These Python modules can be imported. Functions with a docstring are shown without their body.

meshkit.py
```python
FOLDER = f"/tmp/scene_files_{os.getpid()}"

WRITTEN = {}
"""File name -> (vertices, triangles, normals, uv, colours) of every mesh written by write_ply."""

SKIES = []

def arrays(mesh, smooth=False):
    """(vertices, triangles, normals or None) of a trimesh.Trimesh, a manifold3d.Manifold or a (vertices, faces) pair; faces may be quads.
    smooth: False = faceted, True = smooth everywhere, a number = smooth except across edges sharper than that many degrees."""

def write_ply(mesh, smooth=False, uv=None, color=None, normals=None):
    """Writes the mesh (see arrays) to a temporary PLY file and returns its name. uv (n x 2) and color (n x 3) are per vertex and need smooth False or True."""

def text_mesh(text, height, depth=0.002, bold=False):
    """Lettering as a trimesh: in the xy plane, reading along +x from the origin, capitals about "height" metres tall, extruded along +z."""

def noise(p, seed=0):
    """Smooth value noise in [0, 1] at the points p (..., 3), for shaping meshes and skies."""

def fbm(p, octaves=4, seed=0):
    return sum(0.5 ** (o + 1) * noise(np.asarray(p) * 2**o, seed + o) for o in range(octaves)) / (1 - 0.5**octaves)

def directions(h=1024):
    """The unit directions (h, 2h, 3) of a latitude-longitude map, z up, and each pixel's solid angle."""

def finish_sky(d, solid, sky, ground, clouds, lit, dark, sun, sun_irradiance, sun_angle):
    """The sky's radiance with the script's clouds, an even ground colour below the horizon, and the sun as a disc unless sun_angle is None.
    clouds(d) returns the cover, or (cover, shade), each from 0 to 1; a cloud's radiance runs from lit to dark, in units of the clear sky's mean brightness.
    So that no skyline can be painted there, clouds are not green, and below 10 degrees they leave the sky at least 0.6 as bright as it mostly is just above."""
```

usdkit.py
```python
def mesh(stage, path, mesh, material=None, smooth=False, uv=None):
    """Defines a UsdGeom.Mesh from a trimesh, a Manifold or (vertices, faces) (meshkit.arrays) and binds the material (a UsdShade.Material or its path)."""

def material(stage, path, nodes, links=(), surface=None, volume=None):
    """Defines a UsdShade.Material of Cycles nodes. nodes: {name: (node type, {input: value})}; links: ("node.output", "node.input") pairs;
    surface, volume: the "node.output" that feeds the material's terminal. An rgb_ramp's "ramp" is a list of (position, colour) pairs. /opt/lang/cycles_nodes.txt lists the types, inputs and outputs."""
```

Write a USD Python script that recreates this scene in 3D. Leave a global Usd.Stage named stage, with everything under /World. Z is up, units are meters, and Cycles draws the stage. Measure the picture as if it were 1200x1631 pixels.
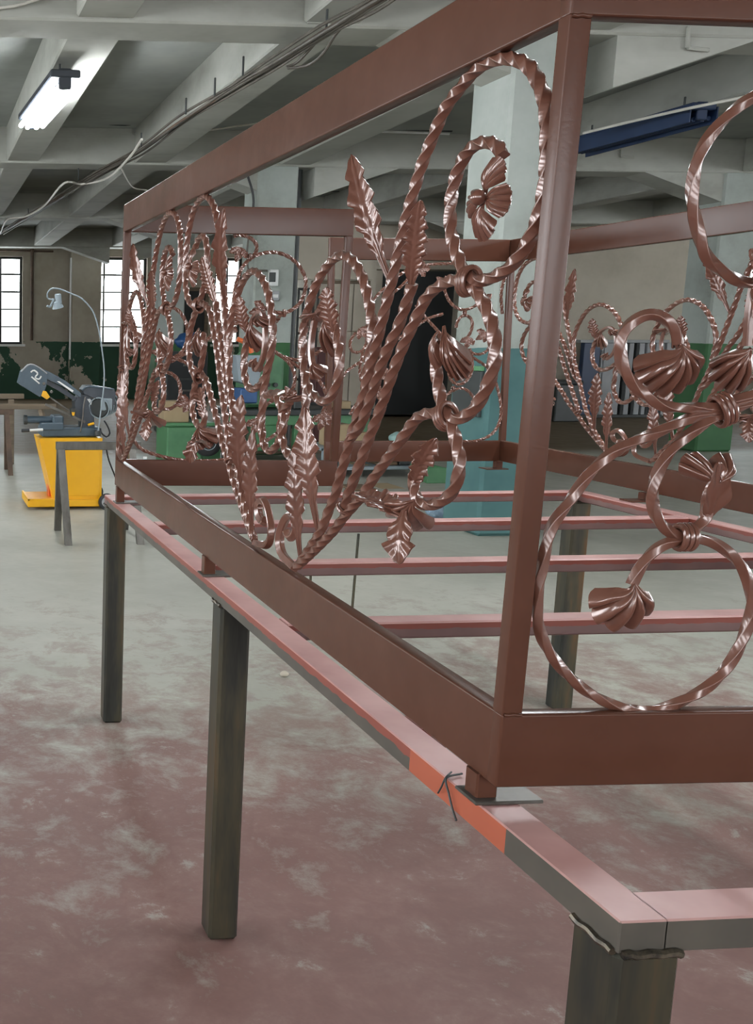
import math, random
import numpy as np, trimesh, manifold3d, usdkit, meshkit
from pxr import Usd, UsdGeom, UsdLux, UsdShade, Gf, Sdf

random.seed(7); RNG = np.random.default_rng(7)
SKY, TUBE = 2.8, 60.0                                 # sky radiance; lit lamp tubes
P_NEAR, P_LEFT, P_RIGHT, P_FAR = .45, 3.4, 7.5, 4.0   # daylight entering through each wall's windows
stage = Usd.Stage.CreateInMemory()
world = UsdGeom.Xform.Define(stage, '/World'); stage.SetDefaultPrim(world.GetPrim())

# ---------------------------------------------------------------- camera
W_PX, H_PX = 1200.0, 1631.0
F_PX, PPX, PPY = 1573.62, -13.9, 786.32          # the photo is the right-hand crop of a wider picture: off-centre principal point
YAW, PITCH, ROLL = 0.0726, -0.1535, 0.0014
EYE = np.array([-0.592, -0.7354, 1.2388])
_f = np.array([math.sin(YAW)*math.cos(PITCH), math.cos(YAW)*math.cos(PITCH), math.sin(PITCH)])
_r = np.cross(_f, [0, 0, 1.]); _r /= np.linalg.norm(_r); _u = np.cross(_r, _f)
RIGHT = math.cos(ROLL)*_r + math.sin(ROLL)*_u; UP = -math.sin(ROLL)*_r + math.cos(ROLL)*_u; FWD = _f
cam = UsdGeom.Camera.Define(stage, '/World/camera')
HAP = 36.0
cam.CreateHorizontalApertureAttr(HAP); cam.CreateVerticalApertureAttr(HAP*H_PX/W_PX)
cam.CreateFocalLengthAttr(F_PX/W_PX*HAP)
cam.CreateHorizontalApertureOffsetAttr((W_PX/2-PPX)/W_PX*HAP)
cam.CreateVerticalApertureOffsetAttr((PPY-H_PX/2)/W_PX*HAP)
cam.CreateClippingRangeAttr(Gf.Vec2f(0.05, 200))
cam.AddTransformOp().Set(Gf.Matrix4d(*[float(x) for x in (*RIGHT, 0, *UP, 0, *(-FWD), 0, *EYE, 1)]))
cam.CreateExposureAttr(0.24)

def ray(px, py):
    return ((px-PPX)/F_PX)*RIGHT - ((py-PPY)/F_PX)*UP + FWD
def aty(px, py, y):
    d = ray(px, py); return EYE + d*(y-EYE[1])/d[1]
def atz(px, py, z=0.0):
    d = ray(px, py); return EYE + d*(z-EYE[2])/d[2]

# ---------------------------------------------------------------- sky and daylight through the windows
dome = UsdLux.DomeLight.Define(stage, '/World/sky'); dome.CreateColorAttr(Gf.Vec3f(.93, .97, 1.0)); dome.CreateIntensityAttr(SKY)
_nl = []
def window_light(name, loc, w, h, toward, power, color=(.90, .95, 1.0)):
    _nl.append(1); l = UsdLux.RectLight.Define(stage, '/World/%s_%03d' % (name, len(_nl)))
    l.CreateWidthAttr(w); l.CreateHeightAttr(h); l.CreateIntensityAttr(power); l.CreateColorAttr(Gf.Vec3f(*color))
    z = -np.array(toward, float); z /= np.linalg.norm(z)
    x = np.cross([0, 0, 1.], z); x /= np.linalg.norm(x); y = np.cross(z, x)
    l.AddTransformOp().Set(Gf.Matrix4d(*[float(v) for v in (*x, 0, *y, 0, *z, 0, *loc, 1)]))
# ---------------------------------------------------------------- materials
L = '/World/Looks/'
UsdGeom.Scope.Define(stage, '/World/Looks')
def pm(name, stops, scale=6, detail=6, rough=(.5, .6), metal=0.0, bump=0.0, bscale=40, stretch=(1, 1, 1), spec=.5, coat=0.0, distort=0.0):
    """noise between colour stops, in world space, with varying roughness and a fine bump"""
    n = {'g': ('geometry', {}), 'm': ('mapping', {'scale': stretch}),
         'n': ('noise_texture', {'scale': scale, 'detail': detail, 'roughness': .62, 'distortion': distort}),
         'r': ('rgb_ramp', {'ramp': stops}),
         'rr': ('map_range', {'from_min': .3, 'from_max': .7, 'to_min': rough[0], 'to_max': rough[1]}),
         'p': ('principled_bsdf', {'metallic': metal, 'specular_ior_level': spec, 'coat_weight': coat, 'coat_roughness': .15})}
    l = [('g.position', 'm.vector'), ('m.vector', 'n.vector'), ('n.fac', 'r.fac'), ('n.fac', 'rr.value'), ('r.color', 'p.base_color'), ('rr.result', 'p.roughness')]
    if bump:
        n['n2'] = ('noise_texture', {'scale': bscale, 'detail': 4}); n['b'] = ('bump', {'strength': bump, 'distance': .004})
        l += [('m.vector', 'n2.vector'), ('n2.fac', 'b.height'), ('b.normal', 'p.normal')]
    return usdkit.material(stage, L + name, n, l, surface='p.BSDF')
def emit(name, color, strength):
    return usdkit.material(stage, L + name, {'e': ('emission', {'color': color, 'strength': strength})}, [], surface='e.emission')

M = {}
M['brown'] = pm('brown_paint', [(.3, (.078, .030, .018)), (.7, (.094, .037, .023))], 3, rough=(.19, .26), metal=.0, bump=.02, bscale=260, spec=.24)
M['forged'] = pm('brown_forged_iron', [(.3, (.130, .051, .034)), (.7, (.170, .071, .048))], 8, rough=(.18, .26), metal=.12, bump=.03, bscale=180, spec=.75, coat=.35)
M['steel'] = pm('mill_scale_steel', [(.25, (.022, .024, .022)), (.45, (.040, .041, .035)), (.56, (.075, .066, .042)), (.70, (.17, .085, .034))], 9, rough=(.3, .5), metal=.55, stretch=(1, 1, .16), bump=.04)
M['greysteel'] = pm('grey_steel', [(.3, (.075, .068, .058)), (.7, (.165, .155, .14))], 12, rough=(.35, .5), metal=.5, stretch=(1, 1, .3))
M['weld'] = pm('weld_bead', [(.3, (.03, .03, .028)), (.7, (.16, .13, .09))], 60, rough=(.25, .45), metal=.7)
M['concrete'] = pm('whitewashed_concrete', [(.25, (.25, .25, .215)), (.5, (.37, .375, .335)), (.75, (.45, .455, .415))], 1.3, detail=9, rough=(.75, .9), bump=.25, bscale=9, stretch=(1, 1, 2))
M['slab'] = pm('grey_slab_concrete', [(.25, (.22, .235, .215)), (.5, (.31, .325, .305)), (.75, (.40, .41, .375))], 1.0, detail=9, rough=(.8, .9), bump=.2, bscale=7)
M['cream'] = pm('cream_plaster', [(.25, (.36, .32, .255)), (.5, (.45, .405, .33)), (.75, (.51, .47, .39))], 1.1, detail=9, rough=(.75, .9), bump=.1, bscale=8)
M['white'] = pm('white_paint', [(.3, (.62, .62, .6)), (.7, (.72, .72, .70))], 4, rough=(.4, .5))
M['tubewhite'] = pm('white_plastic', [(.3, (.55, .56, .55)), (.7, (.65, .66, .65))], 4, rough=(.3, .4))
M['black'] = pm('black_rubber', [(.3, (.016, .016, .018)), (.7, (.03, .03, .032))], 12, rough=(.45, .6))
M['cable'] = pm('grey_cable', [(.3, (.055, .048, .04)), (.7, (.12, .105, .085))], 8, rough=(.5, .6))
M['cablewhite'] = pm('white_cable', [(.3, (.52, .50, .45)), (.7, (.62, .60, .55))], 8, rough=(.45, .55))
M['rustpipe'] = pm('rusty_pipe', [(.3, (.05, .032, .022)), (.7, (.12, .075, .05))], 9, rough=(.6, .8))
M['yellow'] = pm('yellow_enamel', [(.3, (.76, .37, .004)), (.7, (.82, .43, .007))], 3, rough=(.28, .36), spec=.5)
M['orange'] = pm('orange_enamel', [(.3, (.62, .12, .03)), (.7, (.7, .15, .04))], 3, rough=(.3, .4))
M['sawgrey'] = pm('blue_grey_enamel', [(.3, (.036, .062, .085)), (.7, (.055, .088, .115))], 5, rough=(.3, .42), spec=.6)
M['sawdark'] = pm('dark_blue_grey_enamel', [(.3, (.018, .026, .038)), (.7, (.03, .04, .055))], 5, rough=(.3, .42), spec=.6)
M['machgreen'] = pm('green_machine_enamel', [(.3, (.055, .17, .075)), (.7, (.095, .25, .115))], 4, rough=(.35, .5), spec=.5)
M['machdark'] = pm('dark_machine_iron', [(.3, (.02, .024, .024)), (.7, (.045, .05, .05))], 5, rough=(.4, .55))
M['blue'] = pm('blue_plastic', [(.3, (.02, .07, .19)), (.7, (.03, .10, .26))], 9, rough=(.35, .5))
M['palegrey'] = pm('pale_blue_grey_enamel', [(.3, (.22, .27, .30)), (.7, (.28, .33, .36))], 4, rough=(.4, .5))
M['card'] = pm('brown_cardboard', [(.3, (.30, .22, .125)), (.7, (.37, .28, .17))], 6, rough=(.8, .9))
M['carddark'] = pm('dark_cardboard', [(.3, (.13, .085, .05)), (.7, (.18, .12, .07))], 6, rough=(.8, .9))
M['maroon'] = pm('maroon_enamel', [(.3, (.07, .012, .012)), (.7, (.10, .02, .018))], 4, rough=(.45, .6))
M['wood'] = pm('worn_timber', [(.3, (.10, .075, .05)), (.7, (.19, .145, .10))], 6, rough=(.7, .85), stretch=(.2, 1, 3))
M['mint'] = pm('mint_plastic', [(.3, (.33, .52, .50)), (.7, (.40, .60, .57))], 4, rough=(.3, .4))
M['navy'] = pm('navy_lamp_housing', [(.3, (.012, .028, .075)), (.7, (.018, .040, .10))], 4, rough=(.4, .5))
M['lamphousing'] = pm('dark_slate_lamp_housing', [(.3, (.02, .025, .034)), (.7, (.03, .036, .046))], 4, rough=(.4, .5))
M['ironframe'] = pm('dark_window_bars', [(.3, (.02, .022, .02)), (.7, (.045, .045, .04))], 8, rough=(.6, .8))
M['darkdoor'] = pm('dark_doorway_paint', [(.3, (.018, .020, .021)), (.7, (.030, .034, .035))], 2, rough=(.6, .8))
M['panelgrey'] = pm('dusty_grey_panel', [(.3, (.27, .28, .29)), (.7, (.34, .35, .36))], 3, rough=(.5, .65))
M['rag'] = pm('pale_blue_rag', [(.3, (.16, .24, .33)), (.7, (.30, .40, .48))], 30, rough=(.8, .9))
M['tube'] = emit('lit_fluorescent_tube', (.93, .97, 1.0), TUBE)
M['glassbulb'] = usdkit.material(stage, L + 'window_glass', {'t': ('transparent_bsdf', {'color': (.93, .96, .95)}), 'gl': ('glossy_bsdf', {'color': (.9, .9, .9), 'roughness': .06}), 'fr': ('fresnel', {'IOR': 1.45}), 'mx': ('mix_closure', {})},
    [('fr.fac', 'mx.fac'), ('t.BSDF', 'mx.closure1'), ('gl.BSDF', 'mx.closure2')], surface='mx.closure')

# floor: worn red-brown paint near the trestle that gives way to grey-green screed, brown beyond
def floor_mat():
    n = {'g': ('geometry', {}), 's': ('separate_xyz', {}),
         'big': ('noise_texture', {'scale': .8, 'detail': 7, 'roughness': .65, 'distortion': .4}),
         'mid': ('noise_texture', {'scale': 5.5, 'detail': 12, 'roughness': .76, 'distortion': .25}),
         'fine': ('noise_texture', {'scale': 38, 'detail': 6, 'roughness': .7}),
         'gy': ('map_range', {'from_min': 1.1, 'from_max': 4.3, 'to_min': .92, 'to_max': -.25}),
         'a1': ('math', {'math_type': 'multiply_add', 'value2': 1.5, 'value3': -.75}),
         'a2': ('math', {'math_type': 'multiply_add', 'value2': 2.4, 'value3': -1.2}),
         'sum': ('math', {'math_type': 'add'}), 'sum2': ('math', {'math_type': 'add'}),
         'mask': ('map_range', {'from_min': .12, 'from_max': .75, 'to_min': 0, 'to_max': 1, 'clamp': True}),
         'red': ('rgb_ramp', {'ramp': [(.25, (.140, .068, .058)), (.5, (.192, .107, .093)), (.72, (.25, .168, .145))]}),
         'grey': ('rgb_ramp', {'ramp': [(.25, (.29, .285, .24)), (.5, (.365, .36, .31)), (.75, (.45, .44, .385))]}),
         'worn': ('rgb_ramp', {'ramp': [(.585, (0, 0, 0)), (.66, (1, 1, 1))]}),
         'wc': ('mix_color', {'b': (.33, .315, .275)}),
         'mx': ('mix_color', {}),
         'far': ('map_range', {'from_min': 9.7, 'from_max': 10.2, 'to_min': 0, 'to_max': 1, 'clamp': True}),
         'mf': ('mix_color', {'b': (.17, .13, .085)}),
         'wm': ('math', {'math_type': 'multiply', 'value2': .75}),
         'sp': ('map_range', {'from_min': 9.4, 'from_max': 10.4, 'to_min': .36, 'to_max': .03, 'clamp': True}),
         'ro': ('map_range', {'from_min': .3, 'from_max': .7, 'to_min': .42, 'to_max': .64}),
         'bm': ('bump', {'strength': .12, 'distance': .004}),
         'p': ('principled_bsdf', {'specular_ior_level': .36})}
    l = [('g.position', k + '.vector') for k in ('big', 'mid', 'fine', 's')]
    l += [('s.y', 'gy.value'), ('big.fac', 'a1.value1'), ('mid.fac', 'a2.value1'), ('a1.value', 'sum.value1'), ('gy.result', 'sum.value2'),
          ('sum.value', 'sum2.value1'), ('a2.value', 'sum2.value2'), ('sum2.value', 'mask.value'),
          ('mid.fac', 'red.fac'), ('big.fac', 'grey.fac'), ('mid.fac', 'worn.fac'), ('worn.color', 'wm.value1'), ('wm.value', 'wc.fac'), ('red.color', 'wc.a'),
          ('mask.result', 'mx.fac'), ('grey.color', 'mx.a'), ('wc.result', 'mx.b'),
          ('s.y', 'far.value'), ('s.y', 'sp.value'), ('sp.result', 'p.specular_ior_level'), ('far.result', 'mf.fac'), ('mx.result', 'mf.a'), ('mf.result', 'p.base_color'),
          ('mid.fac', 'ro.value'), ('ro.result', 'p.roughness'), ('fine.fac', 'bm.height'), ('bm.normal', 'p.normal')]
    return usdkit.material(stage, L + 'worn_floor', n, l, surface='p.BSDF')
M['floor'] = floor_mat()

# a plastered wall or column with a painted dado that has peeled in places
def dado_mat(name, upper, dado, top=1.22, peel=.0):
    n = {'g': ('geometry', {}), 's': ('separate_xyz', {}), 'n': ('noise_texture', {'scale': 1.2, 'detail': 9, 'roughness': .65}),
         'pn': ('noise_texture', {'scale': 1.0, 'detail': 8, 'roughness': .6}),
         'r': ('rgb_ramp', {'ramp': upper}), 'd': ('rgb_ramp', {'ramp': dado}),
         'e': ('math', {'math_type': 'multiply_add', 'value2': .05, 'value3': top - .025}),
         'lt': ('math', {'math_type': 'less_than'}),
         'pk': ('math', {'math_type': 'less_than', 'value2': .66 - peel}), 'mm': ('math', {'math_type': 'multiply'}),
         'mx': ('mix_color', {}), 'b': ('bump', {'strength': .2, 'distance': .01}), 'p': ('principled_bsdf', {'roughness': .7, 'specular_ior_level': .35})}
    l = [('g.position', 's.vector'), ('g.position', 'n.vector'), ('g.position', 'pn.vector'), ('n.fac', 'r.fac'), ('n.fac', 'd.fac'), ('n.fac', 'e.value1'),
         ('s.z', 'lt.value1'), ('e.value', 'lt.value2'), ('pn.fac', 'pk.value1'), ('lt.value', 'mm.value1'), ('pk.value', 'mm.value2'), ('mm.value', 'mx.fac'),
         ('r.color', 'mx.a'), ('d.color', 'mx.b'), ('mx.result', 'p.base_color'), ('n.fac', 'b.height'), ('b.normal', 'p.normal')]
    return usdkit.material(stage, L + name, n, l, surface='p.BSDF')
TAN = [(.25, (.29, .25, .195)), (.5, (.38, .34, .275)), (.75, (.46, .42, .355))]
PALE = [(.28, (.17, .19, .165)), (.40, (.29, .315, .285)), (.55, (.35, .385, .355)), (.75, (.43, .46, .43))]
GREEN = [(.3, (.020, .062, .036)), (.7, (.032, .085, .05))]
TEAL = [(.3, (.045, .115, .115)), (.7, (.085, .18, .175))]
LEAFG = [(.3, (.028, .095, .036)), (.7, (.05, .14, .055))]
M['walltan'] = dado_mat('tan_wall_green_dado', TAN, GREEN, peel=.10)
M['pillargreen'] = dado_mat('pale_column_green_dado', PALE, LEAFG)
M['pillarteal'] = dado_mat('pale_column_teal_dado', PALE, TEAL, top=1.2)
M['plainwall'] = dado_mat('cream_wall_plain', [(.25, (.37, .33, .265)), (.5, (.46, .415, .34)), (.75, (.52, .48, .40))], [(.3, (.30, .27, .22)), (.7, (.36, .33, .27))], top=.25)

# trestle: pink-grey primer that lies on the tops, bare steel on the outer sides with red overspray
def primer_mat(name, side_lo, side_hi, patch=False):
    n = {'g': ('geometry', {}), 's': ('separate_xyz', {}), 'sn': ('separate_xyz', {}),
         'n': ('noise_texture', {'scale': 11, 'detail': 7}), 'n2': ('noise_texture', {'scale': 30, 'detail': 5}),
         'top': ('rgb_ramp', {'ramp': [(.3, (.47, .25, .232)), (.7, (.59, .35, .325))]}),
         'side': ('rgb_ramp', {'ramp': [(.3, side_lo), (.7, side_hi)]}),
         'up': ('map_range', {'from_min': .35, 'from_max': .8, 'to_min': 0, 'to_max': 1, 'clamp': True}),
         'zz': ('math', {'math_type': 'multiply_add', 'value2': .012, 'value3': .7315}), 'ov': ('math', {'math_type': 'greater_than'}),
         'so': ('mix_color', {'b': (.22, .055, .038)}), 'mx': ('mix_color', {}), 'p': ('principled_bsdf', {'roughness': .42, 'specular_ior_level': .5}),
         'y0': ('math', {'math_type': 'greater_than', 'value2': .166}), 'y1': ('math', {'math_type': 'less_than', 'value2': .365}), 'yy': ('math', {'math_type': 'multiply'}),
         'y2': ('math', {'math_type': 'greater_than', 'value2': .166}), 'ov2': ('math', {'math_type': 'multiply'}),
         'po': ('mix_color', {'b': (.36, .088, .045)})}
    l = [('g.position', 's.vector'), ('g.normal', 'sn.vector'), ('g.position', 'n.vector'), ('g.position', 'n2.vector'), ('n.fac', 'top.fac'), ('n.fac', 'side.fac'),
         ('sn.z', 'up.value'), ('n2.fac', 'zz.value1'), ('s.z', 'ov.value1'), ('zz.value', 'ov.value2'),
         ('s.y', 'y0.value1'), ('s.y', 'y1.value1'), ('y0.value', 'yy.value1'), ('y1.value', 'yy.value2'), ('s.y', 'y2.value1'), ('ov.value', 'ov2.value1'), ('y2.value', 'ov2.value2'),
         ('ov2.value', 'so.fac'), ('side.color', 'so.a'), ('up.result', 'mx.fac')]
    if patch:
        l += [('yy.value', 'po.fac'), ('so.result', 'po.a'), ('po.result', 'mx.a')]
    else:
        l += [('so.result', 'mx.a')]
    l += [('top.color', 'mx.b'), ('mx.result', 'p.base_color')]
    return usdkit.material(stage, L + name, n, l, surface='p.BSDF')
M['primer_left'] = primer_mat('primer_over_bare_steel', (.055, .050, .042), (.095, .082, .066), patch=True)
M['primer'] = primer_mat('pink_primer', (.15, .085, .08), (.20, .115, .105))

# ---------------------------------------------------------------- scene-graph helpers
COUNT, LOC = {}, {}
def numbered(parent, name):
    k = parent + '/' + name; n = COUNT.get(k, 0); COUNT[k] = n + 1
    return k if n == 0 else f'{k}_{n:03d}'
def setdata(p, label=None, cat=None, group=None, kind=None):
    for k, v in (('label', label), ('category', cat), ('group', group), ('kind', kind)):
        if v: p.SetCustomDataByKey(k, v)
def thing(name, label, cat, loc=(0, 0, 0), group=None, kind=None):
    path = numbered('/World', name); x = UsdGeom.Xform.Define(stage, path); x.AddTranslateOp().Set(Gf.Vec3d(*map(float, loc)))
    LOC[path] = np.array(loc, float); setdata(x.GetPrim(), label, cat, group, kind); return path
def obj(name, mesh, m, parent='/World', smooth=30, label=None, cat=None, group=None, kind=None):
    """mesh given in world coordinates; stored relative to the thing it belongs to"""
    v, f = (mesh.vertices, mesh.faces) if hasattr(mesh, 'vertices') else mesh
    loc = LOC.get(parent, np.zeros(3)); path = numbered(parent, name); LOC[path] = loc
    p = usdkit.mesh(stage, path, trimesh.Trimesh(np.asarray(v) - loc, f, process=False), M[m] if isinstance(m, str) else m, smooth=smooth)
    setdata(p.GetPrim(), label, cat, group, kind); return path
def struct(name, mesh, m, label=None, cat=None, parent='/World', smooth=30):
    return obj(name, mesh, m, parent, smooth, label, cat, kind='structure')

# ---------------------------------------------------------------- mesh helpers
def cat(ms): return trimesh.util.concatenate([m if isinstance(m, trimesh.Trimesh) else trimesh.Trimesh(*m, process=False) for m in ms])
def hull(pts):
    mm = manifold3d.Manifold.hull_points(np.asarray(pts, np.float32)).to_mesh()
    return trimesh.Trimesh(np.array(mm.vert_properties[:, :3]), np.array(mm.tri_verts), process=False)
def bx(lo, hi, b=.002, fn=None):
    """a box with chamfered edges; fn bends its corners"""
    lo, hi = np.minimum(lo, hi).astype(float), np.maximum(lo, hi).astype(float); b = min(b, *((hi-lo)*.45)); pts = []
    for s in np.ndindex(2, 2, 2):
        c = np.where(np.array(s) == 1, hi, lo); d = np.where(np.array(s) == 1, -1, 1)*b
        for k in range(3):
            p = c + d; p[k] = c[k]; pts.append(p)
    m = hull(pts)
    if fn: m.vertices = fn(m.vertices)
    return m
def beam(a, b, w, h, up=(0, 0, 1), c=.002):
    """a chamfered bar of section w x h from a to b"""
    a, b = np.array(a, float), np.array(b, float); d = b-a; ln = np.linalg.norm(d); d /= ln
    s = np.cross(d, up); s /= np.linalg.norm(s); u = np.cross(s, d)
    m = bx((-w/2, 0, -h/2), (w/2, ln, h/2), c); m.vertices = a + m.vertices[:, :1]*s + m.vertices[:, 1:2]*d + m.vertices[:, 2:]*u
    return m
def prism(poly, y0, y1, c=0.0):
    """polygon in (x, z) extruded along y"""
    import shapely
    m = trimesh.creation.extrude_polygon(shapely.Polygon(poly), abs(y1-y0), engine='earcut')
    v = np.array(m.vertices); m.vertices = np.stack([v[:, 0], max(y0, y1) - v[:, 2], v[:, 1]], 1)
    return m
def spline(pts, step):
    p = np.asarray(pts, float); n = len(p)
    if n == 2: fine = np.linspace(0, 1, 40)[:, None]*(p[1]-p[0]) + p[0]
    else:
        e = np.vstack([2*p[0]-p[1], p, 2*p[-1]-p[-2]]); out = []
        for i in range(n-1):
            q0, q1, q2, q3 = e[i:i+4]; t = np.linspace(0, 1, 24, endpoint=False)[:, None]
            out.append(.5*(2*q1 + (q2-q0)*t + (2*q0-5*q1+4*q2-q3)*t**2 + (3*q1-q0-3*q2+q3)*t**3))
        fine = np.vstack(out + [p[-1:]])
    s = np.r_[0, np.cumsum(np.linalg.norm(np.diff(fine, axis=0), axis=1))]
    # a light smoothing takes the wobble out of the traced points
    k = max(2, int(s[-1]/step)); u = np.linspace(0, s[-1], k+1)
    return np.stack([np.interp(u, s, fine[:, j]) for j in range(3)], 1), u
def smoothed(p, it=3):
    for _ in range(it):
        q = p.copy(); q[1:-1] = .25*p[:-2] + .5*p[1:-1] + .25*p[2:]; p = q
    return p
def sweep(path, u, ring, twist=0.0, normal=None, scale=None):
    n = len(path); t = np.gradient(path, axis=0); t /= np.linalg.norm(t, axis=1, keepdims=True)
    a = np.array(normal if normal is not None else (0.123, .9, .31), float); frames = []
    for i in range(n):
        a = a - t[i]*(a @ t[i]); ln = np.linalg.norm(a); a = a/ln if ln > 1e-6 else np.cross(t[i], [1., 0, 0]); frames.append((a, np.cross(t[i], a)))
    ring = np.asarray(ring); k = len(ring); v = np.zeros((n, k, 3))
    for i, (x, y) in enumerate(frames):
        c, s = math.cos(twist*u[i]), math.sin(twist*u[i]); r = ring @ np.array([[c, s], [-s, c]])*(1 if scale is None else scale[i])
        v[i] = path[i] + r[:, :1]*x + r[:, 1:]*y
    i, j = np.meshgrid(np.arange(n-1), np.arange(k), indexing='ij'); j2 = (j+1) % k
    f = np.stack([i*k+j, (i+1)*k+j, (i+1)*k+j2, i*k+j2], -1).reshape(-1, 4); f = np.vstack([f[:, [0, 2, 1]], f[:, [0, 3, 2]]])[:, ::-1]
    v = np.vstack([v.reshape(-1, 3), path[0], path[-1]]); j = np.arange(k); j2 = (j+1) % k
    f = np.vstack([f, np.stack([j, np.full(k, n*k), j2], 1)[:, ::-1], np.stack([(n-1)*k+j, (n-1)*k+j2, np.full(k, n*k+1)], 1)[:, ::-1]])
    m = trimesh.Trimesh(v, f, process=False)
    if m.volume < 0: m.invert()
    return m
def square_ring(h, e=.26):
    c = h*(1-e); return np.array([(h, -c), (h, c), (c, h), (-c, h), (-h, c), (-h, -c), (-c, -h), (c, -h)])
def round_ring(r, k=10):
    a = np.arange(k)/k*2*np.pi; return np.stack([r*np.cos(a), r*np.sin(a)], 1)
def bar(pts, half=.0059, pitch=.098, step=.005, taper=None):
    p, u = spline(pts, step); p = smoothed(p, 4)
    return sweep(p, u, square_ring(half), twist=2*np.pi/pitch if pitch else 0, scale=taper(u/u[-1]) if taper else None)
def tube(pts, r, step=.02, k=10, normal=None):
    p, u = spline(pts, step); return sweep(p, u, round_ring(r, k), normal=normal)
def cyl(a, b, r, k=28, c=.003):
    a, b = np.array(a, float), np.array(b, float); ln = np.linalg.norm(b-a); d = (b-a)/ln; c = min(c, r*.4, ln*.3)
    path = np.array([a + d*t for t in (0, c, ln-c, ln)]); return sweep(path, np.array([0, c, ln-c, ln]), round_ring(r, k), scale=[1-c/r, 1, 1, 1-c/r])
def lathe(prof, loc, axis=(0, 0, 1), k=32):
    prof = np.asarray(prof, float); a = np.arange(k)/k*2*np.pi; d = np.array(axis, float); d /= np.linalg.norm(d)
    x = np.cross(d, [0.3, .5, .8]); x /= np.linalg.norm(x); y = np.cross(d, x); n = len(prof)
    v = np.array(loc) + prof[:, None, :1]*(np.cos(a)[None, :, None]*x + np.sin(a)[None, :, None]*y) + prof[:, None, 1:]*d
    i, j = np.meshgrid(np.arange(n-1), np.arange(k), indexing='ij'); j2 = (j+1) % k
    f = np.stack([i*k+j, i*k+j2, (i+1)*k+j2, (i+1)*k+j], -1).reshape(-1, 4)
    m = trimesh.Trimesh(v.reshape(-1, 3), np.vstack([f[:, :3], f[:, [0, 2, 3]]]), process=False); m.merge_vertices(); m.update_faces(m.nondegenerate_faces())
    if m.volume < 0: m.invert()
    return m
def ball(loc, r, sub=2, s=(1, 1, 1)):
    m = trimesh.creation.icosphere(sub, r); m.vertices = m.vertices*np.array(s) + np.array(loc); return m
def solid(grid, th):
    """a closed sheet of thickness th from an (n, m, 3) grid"""
    n, m, _ = grid.shape; du = np.gradient(grid, axis=0); dv = np.gradient(grid, axis=1); nn = np.cross(du, dv); nn /= np.maximum(np.linalg.norm(nn, axis=-1, keepdims=True), 1e-9)
    top, bot = grid + nn*th/2, grid - nn*th/2; v = np.vstack([top.reshape(-1, 3), bot.reshape(-1, 3)]); N = n*m
    i, j = np.meshgrid(np.arange(n-1), np.arange(m-1), indexing='ij'); q = np.stack([i*m+j, (i+1)*m+j, (i+1)*m+j+1, i*m+j+1], -1).reshape(-1, 4)
    f = [q[:, [0, 1, 2]], q[:, [0, 2, 3]], q[:, [0, 2, 1]] + N, q[:, [0, 3, 2]] + N]
    for e in (np.arange(m), np.arange(m)+(n-1)*m, np.arange(n)*m, np.arange(n)*m+m-1):
        a, b = e[:-1], e[1:]; f += [np.stack([a, b, b+N], 1), np.stack([a, b+N, a+N], 1)]
    t = trimesh.Trimesh(v, np.vstack(f), process=False); t.fix_normals(multibody=False) if False else None
    if t.volume < 0: t.invert()
    return t
def unit(v): v = np.asarray(v, float); return v/np.linalg.norm(v)
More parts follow.
